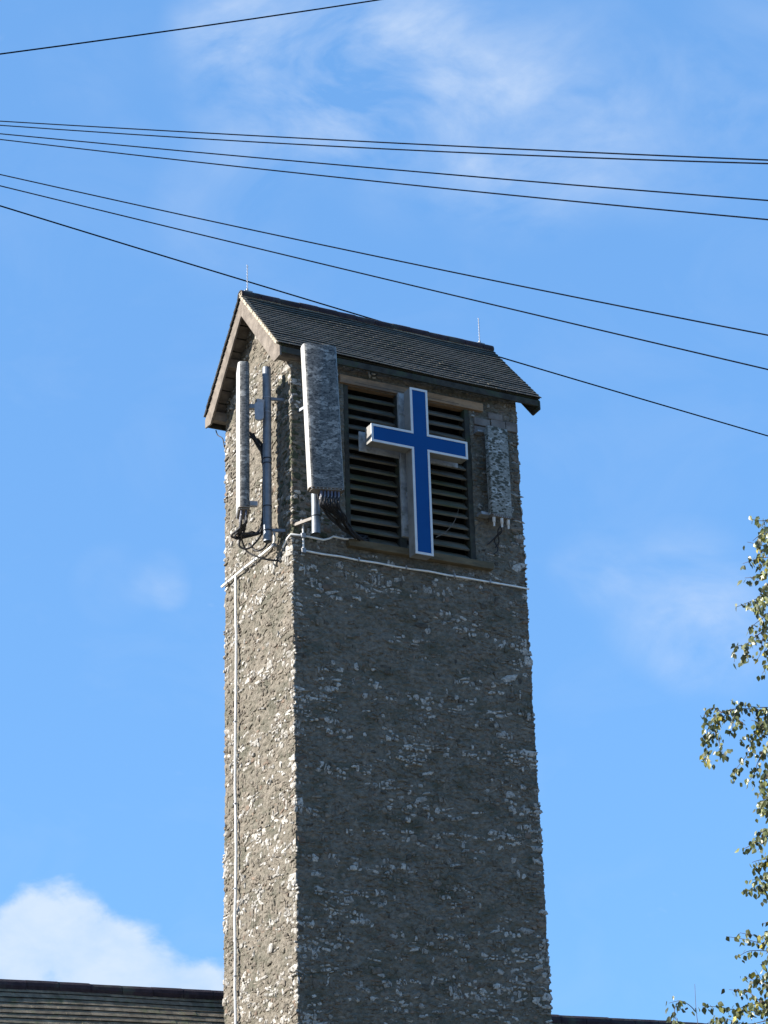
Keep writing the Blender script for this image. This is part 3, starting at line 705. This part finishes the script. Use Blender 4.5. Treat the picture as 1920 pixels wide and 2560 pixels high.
tape('conductor_strip', 'short white strip bending round the near corner below the two poles', [[(-.045, .20, 11.12), (-.045, .06, 11.19), (-.04, -.03, 11.215), (.12, -.05, 11.215), (.42, -.05, 11.205), (.50, -.05, 11.235), (.56, -.05, 11.275), (.72, -.06, 11.262), (.95, -.1, 11.285)]], [], .0135)
vt = [(-.045, 1.70 + .012 * math.sin(z * 2.3) + tr.uniform(-.012, .012), z) for z in np.arange(11.24, 4.2, -.42)]
tape('conductor_strip', 'white lightning conductor running down the sunlit side wall from the level strip', [vt], [((-.05, 1.70, z), (.02, .022, .008)) for z in (10.3, 9.2, 8.1, 7.0, 5.9)], .0185)
tape('conductor_strip', 'white strip running level along the sunlit side wall under the antennas', [wob((-.045, .52, 11.25), (-.045, 2.17, 11.262), 6, 2, .008), [(-.045, .46, 11.42), (-.05, .44, 11.30), (-.045, .50, 11.25)]],
     [((-.05, y, 11.255), (.02, .008, .024)) for y in (1.05, 1.40, 1.95)] + [((-.05, .46, 11.24), (.024, .03, .02))], .0175)

# ------------------------------------------------------------------ lightning rods
for x, lab in ((-.145, 'thin metal lightning rod above the left end of the tower ridge'), (3.63, 'thin metal lightning rod above the right end of the tower ridge')):
    t = thing('lightning_rod', (x, YM, 15.25), lab, 'lightning rod', 'lightning rods on the tower ridge')
    q = MB(); zz = np.linspace(15.24, 15.715, 40); q.tube([(x + .004 * math.sin(i * 1.6), YM + .004 * math.cos(i * 1.6), z) for i, z in enumerate(zz)], [.0075 if i % 2 else .0055 for i in range(40)], 6)
    q.build('rod', STEEL, t)
    q = MB(); q.box((x - .06, YM - .05, 15.262), (x + .06, YM + .05, 15.28)); q.tube([(x, YM, 15.27), (x, YM, 15.33)], .016, 8); q.build('saddle', STEEL, t)
# dry twig caught in the louvres
q = MB(); q.tube(spline([(2.10, -.04, 11.52), (2.25, -.05, 11.62), (2.38, -.05, 11.78), (2.45, -.05, 11.94), (2.46, -.05, 12.0)], 5), [.007 - .00025 * k for k in range(21)], 5)
q.tube([(2.35, -.05, 11.74), (2.40, -.05, 11.73), (2.44, -.06, 11.75)], .004, 4); q.tube([(2.22, -.05, 11.6), (2.28, -.06, 11.60)], .004, 4)
tag(q.build('dry_twig', OAK), 'thin dry twig leaning across the right louvre slats', 'twig')
# hook under back eave
q = MB(); q.tube(spline([(-.10, D + .12, 13.66), (-.08, D + .10, 13.58), (-.04, D + .02, 13.50), (-.03, D - .02, 13.36)], 5), .008, 6); q.build('eave_wire', BLACK, tower)

# ------------------------------------------------------------------ nave (long roof behind the tower)
def nave(label, x0, x1, yr, zr, nx0, rows, seed, far=False):
    t = thing('church_nave', ((x0 + x1) / 2, yr, 0), label, 'church')
    pit = R(46); n_ = Vector((0, -math.sin(pit), math.cos(pit))); s_ = Vector((0, -math.cos(pit), -math.sin(pit))); nb = Vector((0, math.sin(pit), math.cos(pit))); sb = Vector((0, math.cos(pit), -math.sin(pit)))
    L_ = 4.2; ap = Vector((0, yr, zr)); q = MB()
    for a_, b_2 in ((n_, s_), (nb, sb)):
        a = ap - a_ * .035; p = [a, a + b_2 * L_, a + b_2 * L_ - a_ * .03, a - a_ * .03 / math.cos(pit)]; q.prism([Vector((x0 + .02, c.y, c.z)) for c in p], (x1 - x0 - .04, 0, 0))
    rf = q.build('roof', DARKWOOD, t)
    tile_roof(rf, ap, n_, s_, x0, x1, L_, NTILE, nx0, gauge=.1, tw=.168, seed=seed, th=.011, rowlimit=rows)
    q = MB(); q.add([ap + nb * .0 + Vector((x0, 0, 0)), ap + Vector((x1, 0, 0)), ap + sb * L_ + Vector((x1, 0, 0)), ap + sb * L_ + Vector((x0, 0, 0))], [(0, 1, 2, 3)]); q.build('rear_slope', NTILE, rf)
    ridge_tiles(rf, x0, x1, yr, zr - .07, RIDGE, L_=.42, rad=.10, seed=seed + 3)
    q = MB(); w = L_ * math.cos(pit) - .25; h = zr - L_ * math.sin(pit)
    q.box((x0 + .2, yr - w, -.2), (x1 - .2, yr + w, h - .05 + .25 * math.tan(pit))); q.build('wall', RENDERW, t)
    q = MB(); hh = h + .15
    for xx in (x0 + .2, x1 - .45): q.prism([(xx, yr - w, hh), (xx, yr + w, hh), (xx, yr, zr - .12)], (.25, 0, 0))
    q.build('gable_wall', RENDERW, t)
    return t
nave('long church nave roof of mossy brown tiles left of the tower with purple ridge', -9.5, 1.7, 2.96, 5.905, lambda c: (40 - c[0]) * 1.0 + (0 if -3.4 < c[1] < .4 else 100), (26, 42), 31)
nave('church roof end behind the tower at lower right with dark ridge tiles', 1.72, 12.0, 2.96, 5.83, lambda c: (40 - c[0]) * 1.0 + (0 if 5 < c[1] < 8.2 else 100), (30, 42), 37)

# ------------------------------------------------------------------ overhead wires
WIRES = [
  ([(-8.967, -11.25, 8.34), (-8.223, -11.408, 8.578), (-7.441, -11.577, 8.835), (-6.302, -11.828, 9.222), (-5.078, -12.104, 9.651), (-3.759, -12.407, 10.13), (-2.332, -12.741, 10.662), (-1.117, -13.03, 11.127), (0.253, -13.36, 11.663)], 0.00389),
  ([(-8.339, -6.288, 11.486), (-7.553, -8.193, 10.455), (-6.903, -9.77, 9.606), (-6.176, -11.54, 8.66), (-5.589, -12.972, 7.9), (-5.106, -14.156, 7.277), (-4.701, -15.151, 6.759), (-4.424, -15.833, 6.407), (-4.167, -16.47, 6.083)], 0.00341),
  ([(-8.363, -6.476, 11.37), (-7.608, -8.469, 10.253), (-6.994, -10.093, 9.351), (-6.319, -11.889, 8.368), (-5.784, -13.323, 7.597), (-5.349, -14.497, 6.978), (-4.989, -15.475, 6.473), (-4.746, -16.143, 6.137), (-4.521, -16.762, 5.831)], 0.00326),
  ([(-8.395, -6.756, 11.154), (-7.583, -8.364, 10.273), (-6.89, -9.739, 9.524), (-6.089, -11.33, 8.663), (-5.423, -12.658, 7.951), (-4.86, -13.783, 7.352), (-4.378, -14.749, 6.844), (-4.044, -15.423, 6.493), (-3.728, -16.059, 6.164)], 0.00351),
  ([(-8.4, -6.787, 11.14), (-7.623, -8.573, 10.112), (-6.979, -10.059, 9.262), (-6.254, -11.734, 8.311), (-5.667, -13.098, 7.545), (-5.181, -14.23, 6.917), (-4.773, -15.185, 6.394), (-4.494, -15.841, 6.039), (-4.234, -16.455, 5.711)], 0.00333),
  ([(-8.441, -7.15, 10.86), (-7.591, -8.473, 10.005), (-6.845, -9.638, 9.26), (-5.959, -11.025, 8.382), (-5.202, -12.218, 7.638), (-4.547, -13.255, 7.001), (-3.975, -14.165, 6.451), (-3.571, -14.811, 6.068), (-3.186, -15.429, 5.706)], 0.00361),
  ([(-8.516, -7.803, 10.376), (-7.669, -8.886, 9.664), (-6.905, -9.863, 9.024), (-5.972, -11.058, 8.245), (-5.149, -12.113, 7.561), (-4.419, -13.052, 6.956), (-3.767, -13.892, 6.418), (-3.298, -14.497, 6.032), (-2.844, -15.084, 5.661)], 0.00364),
  ([(-6.678, 6.825, 19.767), (-4.48, 6.685, 19.476), (-2.177, 6.535, 19.177), (1.164, 6.314, 18.754), (4.739, 6.071, 18.316), (8.572, 5.806, 17.86), (12.693, 5.515, 17.384), (16.181, 5.264, 16.991), (20.093, 4.978, 16.562)], 0.01064),
]

WL = ['topmost overhead wire rising to the right across the upper left sky', 'highest wire of the close upper pair crossing the whole sky', 'thick lower wire of the close upper pair crossing the whole sky',
      'third wire of the upper fan, just under the close pair', 'lowest wire of the upper group of four', 'uppermost of the three steep wires passing above the tower roof',
      'middle of the three steep wires passing above the tower roof', 'lowest steep wire passing behind the tower roof ridge']
for (pts, r), lab in zip(WIRES, WL):
    q = MB(); q.tube(spline(pts, 3), r * 1.2, 8); tag(q.build('overhead_wire', WIRE), lab, 'wire', 'overhead wires fanning across the sky')

# ------------------------------------------------------------------ birch tree
TWIGS = [([(-0.487,-10.199,7.512),(-0.555,-10.064,7.537),(-0.61,-9.934,7.557),(-0.652,-9.826,7.608)],1),
([(-0.293,-9.934,7.53),(-0.45,-9.899,7.501),(-0.578,-9.878,7.47),(-0.666,-9.863,7.403)],1.3),
([(-0.251,-9.878,7.368),(-0.347,-9.779,7.416),(-0.446,-9.681,7.471),(-0.506,-9.599,7.516)],1),
([(-0.737,-10.412,7.064),(-0.775,-10.25,7.11),(-0.801,-10.091,7.15),(-0.833,-9.916,7.164)],1.3),
([(-0.754,-10.409,6.916),(-0.83,-10.291,6.936),(-0.894,-10.178,6.952),(-0.953,-10.069,6.972)],1.4),
([(0.041,-9.257,7.424),(-0.108,-9.277,7.288),(-0.225,-9.316,7.152),(-0.324,-9.365,7.017)],1.5),
([(0.094,-9.357,7.308),(-0.055,-9.3,7.26),(-0.198,-9.233,7.184),(-0.343,-9.171,7.121)],1),
([(-0.111,-9.563,6.999),(-0.309,-9.599,6.942),(-0.482,-9.626,6.84),(-0.638,-9.656,6.725)],1.2),
([(-0.668,-10.282,6.663),(-0.858,-10.238,6.554),(-1.023,-10.204,6.44),(-1.13,-10.218,6.358),(-1.247,-10.244,6.315),(-1.295,-10.267,6.186)],0.8),
([(0.031,-8.789,6.965),(0.003,-8.824,6.851),(-0.077,-8.851,6.779)],1.6),
([(-0.037,-9.205,6.988),(0.001,-9.06,6.953),(0.078,-8.914,6.868),(0.136,-8.786,6.845)],0.6),
([(0.511,-8.812,6.407),(0.296,-8.769,6.447),(0.119,-8.726,6.445),(-0.03,-8.706,6.461),(-0.133,-8.714,6.481)],0.9),
([(-0.277,-9.547,6.108),(-0.474,-9.451,6.148),(-0.61,-9.374,6.16),(-0.712,-9.297,6.131),(-0.763,-9.229,6.065),(-0.769,-9.161,5.945),(-0.738,-9.101,5.801)],1.8),
([(-0.325,-8.665,6.272),(-0.328,-8.737,6.142),(-0.35,-8.803,6.02),(-0.377,-8.877,5.924)],1.4),
([(-0.284,-8.778,6.334),(-0.298,-8.697,6.397),(-0.303,-8.592,6.398),(-0.257,-8.494,6.355)],1.2),
([(-0.064,-8.69,6.419),(-0.146,-8.747,6.297),(-0.223,-8.808,6.175)],1.2),
([(0.022,-8.548,6.424),(-0.001,-8.638,6.344),(-0.03,-8.73,6.273)],0.8),
([(-0.661,-9.386,6.141),(-0.713,-9.29,6.08),(-0.733,-9.212,6.017),(-0.732,-9.151,5.968)],1.8),
([(0.416,-8.831,6.443),(0.264,-8.771,6.372),(0.149,-8.712,6.264),(0.051,-8.676,6.183),(-0.044,-8.665,6.152)],1.5),
([(0.2,-8.621,6.274),(0.18,-8.549,6.18),(0.153,-8.47,6.076),(0.114,-8.399,6.003),(0.099,-8.34,5.93)],1.4),
([(-0.354,-9.514,5.928),(-0.441,-9.483,5.83),(-0.511,-9.455,5.717),(-0.556,-9.447,5.618),(-0.623,-9.436,5.54)],1.5),
([(-0.423,-9.661,5.688),(-0.579,-9.669,5.575),(-0.685,-9.703,5.461),(-0.768,-9.756,5.362)],1.6),
([(-0.486,-9.846,6.015),(-0.566,-9.719,5.977),(-0.599,-9.637,5.977),(-0.63,-9.571,6.011)],1.4),
([(-0.067,-8.246,6.129),(-0.117,-8.305,6.063),(-0.138,-8.395,6.03)],0.8),
([(-0.489,-9.768,5.386),(-0.508,-9.601,5.41),(-0.491,-9.446,5.417),(-0.41,-9.304,5.379)],1.5),
([(0.1,-9.072,5.514),(-0.04,-9.013,5.482),(-0.152,-8.97,5.449)],1.2),
([(-0.226,-9.443,5.284),(-0.323,-9.333,5.23),(-0.39,-9.233,5.165),(-0.452,-9.144,5.116),(-0.467,-9.101,5.111)],1.6),
([(0.518,-8.527,5.258),(0.366,-8.454,5.245),(0.257,-8.403,5.23),(0.194,-8.375,5.211)],1.1),
([(0.064,-9.054,4.995),(-0.136,-9.071,4.937),(-0.309,-9.108,4.888),(-0.455,-9.166,4.852)],1.1),
([(0.667,-8.303,5.037),(0.449,-8.336,5.014),(0.218,-8.362,4.992),(0.04,-8.405,4.947)],1),
([(0.192,-8.815,4.683),(0.13,-8.661,4.675),(0.11,-8.529,4.666)],1),
([(-0.168,-9.257,4.329),(-0.267,-9.145,4.373),(-0.33,-9.061,4.436),(-0.445,-8.942,4.485)],0.8),
([(0.707,-8.046,4.606),(0.562,-7.94,4.643),(0.445,-7.852,4.685),(0.329,-7.76,4.718)],0.4),
([(0.598,-8.299,4.509),(0.365,-8.305,4.501),(0.134,-8.311,4.489),(-0.015,-8.337,4.428)],0.6),
([(0.161,-8.773,4.354),(-0.012,-8.784,4.32),(-0.168,-8.801,4.277)],1.7),
([(0.664,-8.014,4.098),(0.502,-8.056,4.222),(0.392,-8.104,4.3),(0.292,-8.154,4.369)],0.6),
([(0.23,-8.639,4.08),(0.183,-8.482,4.165),(0.15,-8.33,4.245),(0.153,-8.186,4.3)],1.1),
([(0.679,-7.992,4.07),(0.572,-7.824,4.182),(0.556,-7.695,4.274),(0.493,-7.517,4.319)],1.1),
([(0.301,-8.599,3.916),(0.119,-8.535,3.98),(-0.08,-8.43,3.977),(-0.257,-8.355,4.011),(-0.387,-8.294,4.024)],1.6),
([(0.637,-8.181,3.943),(0.453,-8.106,3.978),(0.279,-8.007,3.952),(0.064,-7.922,4.003),(-0.034,-7.856,3.96)],1.8),
([(0.057,-8.87,4.005),(-0.099,-8.818,4.005),(-0.222,-8.771,3.975),(-0.345,-8.724,3.946),(-0.41,-8.7,3.901)],1.8),
([(-0.043,-8.995,3.708),(-0.318,-8.91,3.753),(-0.533,-8.844,3.769),(-0.708,-8.765,3.712)],1.8),
([(0.297,-7.332,3.75),(0.307,-7.292,3.988),(0.333,-7.246,4.197),(0.37,-7.209,4.409)],0.12),
([(-0.219,-7.987,4.029),(-0.283,-7.98,4.085),(-0.351,-7.958,4.117),(-0.429,-7.909,4.102)],0.5),
([(-0.667,-8.388,4.037),(-0.763,-8.449,3.974),(-0.827,-8.501,3.859)],1),
([(-0.52,-8.415,3.615),(-0.584,-8.371,3.802),(-0.615,-8.291,3.874),(-0.61,-8.23,3.945)],1),
([(0.158,-9.516,7.942),(0.021,-9.468,7.897),(-0.119,-9.415,7.843),(-0.176,-9.397,7.769)],1.4),
([(0.08,-9.59,7.807),(0.016,-9.46,7.805),(-0.065,-9.316,7.795),(-0.053,-9.213,7.763)],1.4),
([(-0.009,-9.677,7.666),(-0.092,-9.571,7.653),(-0.196,-9.448,7.632),(-0.201,-9.368,7.589)],1.4),
([(0.077,-9.563,7.63),(-0.058,-9.516,7.586),(-0.229,-9.447,7.535),(-0.285,-9.429,7.462)],1.4),
([(0.028,-9.604,7.515),(-0.12,-9.575,7.463),(-0.284,-9.534,7.403),(-0.354,-9.533,7.323)],1.4),
([(-0.205,-9.859,7.296),(-0.266,-9.732,7.294),(-0.362,-9.582,7.283),(-0.349,-9.481,7.251)],1.4),
([(0.04,-9.562,7.349),(-0.106,-9.53,7.299),(-0.196,-9.524,7.239),(-0.264,-9.521,7.16)],1.4),
([(0.341,-9.198,7.429),(0.254,-9.092,7.413),(0.179,-8.987,7.387),(0.17,-8.908,7.34)],1.4),
([(-0.058,-9.646,7.124),(-0.253,-9.674,7.048),(-0.48,-9.68,6.965),(-0.596,-9.736,6.862)],1.4),
([(-0.083,-9.661,7.025),(-0.236,-9.639,6.973),(-0.393,-9.611,6.912),(-0.469,-9.618,6.831)],1.4),
([(0.071,-9.466,7.023),(-0.045,-9.401,6.99),(-0.194,-9.314,6.949),(-0.233,-9.276,6.886)],1.4),
([(0.25,-9.245,7.03),(0.164,-9.139,7.013),(0.126,-9.055,6.986),(0.117,-8.977,6.938)],1.4),
([(0.242,-9.239,6.939),(0.103,-9.196,6.895),(-0.023,-9.156,6.842),(-0.083,-9.141,6.769)],1.4),
([(0.08,-9.413,6.771),(0.012,-9.29,6.763),(-0.023,-9.18,6.744),(-0.015,-9.084,6.705)],1.4),
([(0.304,-9.138,6.797),(0.165,-9.094,6.754),(0.031,-9.049,6.701),(-0.028,-9.034,6.629)],1.4),
([(0.388,-8.965,6.405),(0.341,-8.812,6.405),(0.258,-8.635,6.396),(0.289,-8.509,6.364)],1.4),
([(0.224,-9.143,6.246),(0.198,-8.968,6.254),(0.151,-8.779,6.253),(0.201,-8.63,6.23)],1.4),
([(0.546,-8.749,6.302),(0.436,-8.67,6.273),(0.37,-8.609,6.233),(0.339,-8.557,6.174)],1.4),
([(0.067,-9.299,6.01),(-0.101,-9.297,5.955),(-0.288,-9.282,5.893),(-0.379,-9.309,5.811)],1.4),
([(0.435,-8.851,6.082),(0.401,-8.682,6.085),(0.412,-8.533,6.076),(0.454,-8.392,6.047)],1.4),
([(0.033,-9.311,5.831),(-0.041,-9.198,5.816),(-0.118,-9.079,5.792),(-0.117,-8.992,5.748)],1.4),
([(0.327,-8.949,5.867),(0.257,-8.826,5.854),(0.234,-8.723,5.83),(0.241,-8.626,5.787)],1.4),
([(-0.295,-9.671,5.536),(-0.349,-9.541,5.528),(-0.348,-9.436,5.51),(-0.33,-9.332,5.473)],1.4),
([(0.193,-9.08,5.647),(0.113,-8.971,5.629),(0.004,-8.843,5.603),(0.0,-8.761,5.556)],1.4),
([(0.02,-9.271,5.498),(-0.065,-9.173,5.478),(-0.114,-9.089,5.448),(-0.124,-9.018,5.398)],1.4),
([(0.445,-8.752,5.575),(0.358,-8.648,5.555),(0.308,-8.56,5.523),(0.299,-8.483,5.472)],1.4),
([(0.395,-8.797,5.473),(0.199,-8.826,5.412),(-0.034,-8.83,5.344),(-0.151,-8.888,5.256)],1.4),
([(-0.246,-9.545,5.161),(-0.361,-9.489,5.129),(-0.502,-9.414,5.09),(-0.544,-9.383,5.03)],1.4),
([(0.339,-8.834,5.286),(0.179,-8.822,5.239),(0.049,-8.822,5.183),(-0.034,-8.838,5.107)],1.4),
([(0.395,-8.754,5.222),(0.308,-8.652,5.201),(0.182,-8.525,5.171),(0.172,-8.45,5.12)],1.4),
([(-0.347,-9.625,4.892),(-0.454,-9.563,4.863),(-0.557,-9.499,4.825),(-0.593,-9.463,4.769)],1.4),
([(-0.118,-9.339,4.89),(-0.303,-9.367,4.835),(-0.496,-9.387,4.773),(-0.606,-9.443,4.692)],1.4),
([(-0.214,-9.441,4.78),(-0.351,-9.411,4.742),(-0.451,-9.398,4.694),(-0.514,-9.395,4.629)],1.4),
([(-0.107,-9.259,4.501),(-0.267,-9.258,4.457),(-0.455,-9.238,4.406),(-0.541,-9.263,4.335)],1.4),
([(-0.267,-9.438,4.379),(-0.376,-9.377,4.35),(-0.458,-9.327,4.311),(-0.495,-9.292,4.255)],1.4),
([(0.153,-8.919,4.416),(0.067,-8.823,4.393),(0.002,-8.734,4.361),(-0.01,-8.664,4.309)],1.4),
([(0.415,-8.59,4.406),(0.258,-8.576,4.364),(0.143,-8.58,4.312),(0.063,-8.594,4.242)],1.4),
([(0.799,-8.112,4.423),(0.595,-8.148,4.37),(0.438,-8.205,4.306),(0.314,-8.272,4.224)],1.4),
([(0.222,-8.796,4.196),(0.074,-8.774,4.157),(-0.022,-8.775,4.108),(-0.094,-8.781,4.042)],1.4),
([(0.24,-8.76,4.121),(0.062,-8.775,4.075),(-0.086,-8.801,4.021),(-0.187,-8.845,3.948)],1.4),
([(0.755,-8.123,4.162),(0.619,-8.076,4.126),(0.483,-8.025,4.082),(0.426,-8.007,4.017)],1.4),
([(-0.18,-9.242,3.868),(-0.262,-9.148,3.845),(-0.289,-9.078,3.812),(-0.299,-9.01,3.761)],1.4),
([(-0.097,-9.129,3.81),(-0.192,-9.05,3.784),(-0.296,-8.962,3.75),(-0.319,-8.908,3.697)],1.4),
([(0.207,-8.745,3.798),(0.116,-8.656,3.773),(0.049,-8.575,3.738),(0.031,-8.512,3.684)],1.4)]

BASE = Vector((1.6, -9.0, 0))
birch = thing('birch_tree', BASE, 'birch tree with hanging yellowing leafy twigs at the right edge of the sky', 'tree')
tr_pts = [BASE + Vector((0, 0, -.1)), BASE + Vector((.03, 0, 1.5)), BASE + Vector((-.05, .06, 3.2)), BASE + Vector((.05, .02, 5)), BASE + Vector((0, .1, 7)), BASE + Vector((.1, .05, 9.0)), BASE + Vector((.05, .1, 10.5))]
sp = spline(tr_pts, 5); q = MB(); q.tube(sp, [.17 * (1 - i / len(sp)) + .02 for i in range(len(sp))], 12); q.build('trunk', BARK, birch)
br = random.Random(77)
LP = []
def leaf_mesh(k):
    r = random.Random(k); s = 1; v = [(0, 0, 0), (.34, .28, .05), (.40, .48, .05), (.22, .80, .02), (0, 1.08, -.06), (-.22, .80, .02), (-.40, .48, .05), (-.34, .28, .05), (0, .45, -.02 + r.uniform(-.05, .03))]
    q = MB(); q.add(v, [(0, 1, 2, 8), (8, 2, 3, 4), (8, 4, 5, 6), (0, 8, 6, 7)]); return q
LQ = [leaf_mesh(k) for k in range(3)]; LMESH = {}
for mi in range(3):
    for k in range(3):
        me = LQ[k].mesh('leaf'); me.materials.append(LEAF[mi]); LMESH[mi, k] = me
leaves = []
def put_leaves(pts, dens, inframe):
    P = [Vector(p) for p in pts]
    for a, b in zip(P[:-1], P[1:]):
        l = (b - a).length; n = l * 62 * dens; n = int(n) + (br.random() < n % 1)
        for _ in range(n):
            p = a.lerp(b, br.random()) + Vector((br.gauss(0, .018), br.gauss(0, .03), br.gauss(0, .018)))
            down = Vector((br.gauss(0, .5), br.gauss(0, .5), -1 + br.gauss(0, .3))).normalized()
            side = down.cross(Vector((br.gauss(0, 1), br.gauss(0, 1), br.gauss(0, .4)))).normalized(); nn = side.cross(down)
            s = br.uniform(.032, .058); r_ = br.random(); mi = 2 if r_ < .045 else (1 if r_ < .5 else 0)
            M4 = Matrix((side * s, down * s, nn * s)).transposed().to_4x4(); M4.translation = p
            leaves.append((M4, mi, inframe))
tq = MB(); limbs = MB()
for pts, dens in TWIGS:
    sp = spline(pts, 4); tq.tube(sp, [.0045 - .003 * i / len(sp) for i in range(len(sp))], 4, cap=False)
    put_leaves([tuple(p) for p in sp], dens, True)
# limbs joining the trunk to the hanging ends
from collections import defaultdict
ends = sorted([Vector(p[0][0]) for p in TWIGS], key=lambda v: v.z)
for zc in np.arange(3.7, 8.4, .28):
    near = [e for e in ends if abs(e.z - zc) < .15 and 960 + 4980.8 * (e - cam.location).dot(RR) / (e - cam.location).dot(F) > 1915]
    if not near: continue
    tipp = sum(near, Vector()) / len(near); z_t = max(1.2, zc - .9 + .1 * br.random()); i = min(range(len(tr_pts)), key=lambda k: abs(tr_pts[k].z - z_t)); root_ = BASE + Vector((0, .03, z_t))
    mid = (root_ + tipp) / 2 + Vector((0, 0, .25)); q = MB(); s5 = spline([root_, mid, tipp + Vector((.1, 0, .12))], 5); q.tube(s5, [.035 - .028 * k / len(s5) for k in range(len(s5))], 6); q.build('limb', TWIGM, birch)
    for e in near:
        vx = e - cam.location
        if 960 + 4980.8 * vx.dot(RR) / vx.dot(F) < 1915: continue
        a = s5[-3]; tq.tube(spline([a, (a + e) / 2 + Vector((0, 0, .08)), e], 4), .005, 4, cap=False)
# the rest of the crown, to the right of the view
for k in range(430):
    z = br.uniform(3.2, 11.2); rad = 2.0 * math.sin(min(1, max(.12, (11.6 - z) / 8.4)) * 2.2) * br.uniform(.2, 1) ** .6
    a = br.uniform(0, 6.28); st = BASE + Vector((.35 + rad * math.cos(a), rad * math.sin(a), z))
    vx = (st - cam.location); depth = vx.dot(F); pxx = 960 + 4980.8 * vx.dot(RR) / depth
    if pxx < 2010: continue
    l = br.uniform(.35, .7); pts = [st, st + Vector((.1 * math.cos(a), .1 * math.sin(a), -.3 * l)), st + Vector((.14 * math.cos(a), .14 * math.sin(a), -l))]
    sp = spline(pts, 3); tq.tube(sp, .003, 3, cap=False); put_leaves([tuple(p) for p in sp], .9, False)
    if k % 6 == 0:
        q = MB(); rt = BASE + Vector((0, .03, max(1.5, z - .8))); s5 = spline([rt, (rt + st) / 2 + Vector((0, 0, .2)), st], 4); q.tube(s5, [.03 - .024 * j / len(s5) for j in range(len(s5))], 5); q.build('limb', TWIGM, birch)
tq.build('twigs', TWIGM, birch, kind='stuff')
# catkins on the bare upright twig
inv = [l for l in leaves if l[2]]; inv.sort(key=lambda l: -l[0].to_scale().x)
lst = MB(); cnt = 0
for M4, mi, fr in inv + [l for l in leaves if not l[2]]:
    if cnt < 300 and fr:
        o = link('leaf', LMESH[mi, cnt % 3], birch); o.matrix_basis = M4; cnt += 1
    else:
        k = br.randrange(3); lst.add([M4 @ Vector(v) for v in LQ[k].v], LQ[k].f, mi)
lst.build('foliage', LEAF, birch, kind='stuff')
print('LEAVES', len(leaves), len(inv))
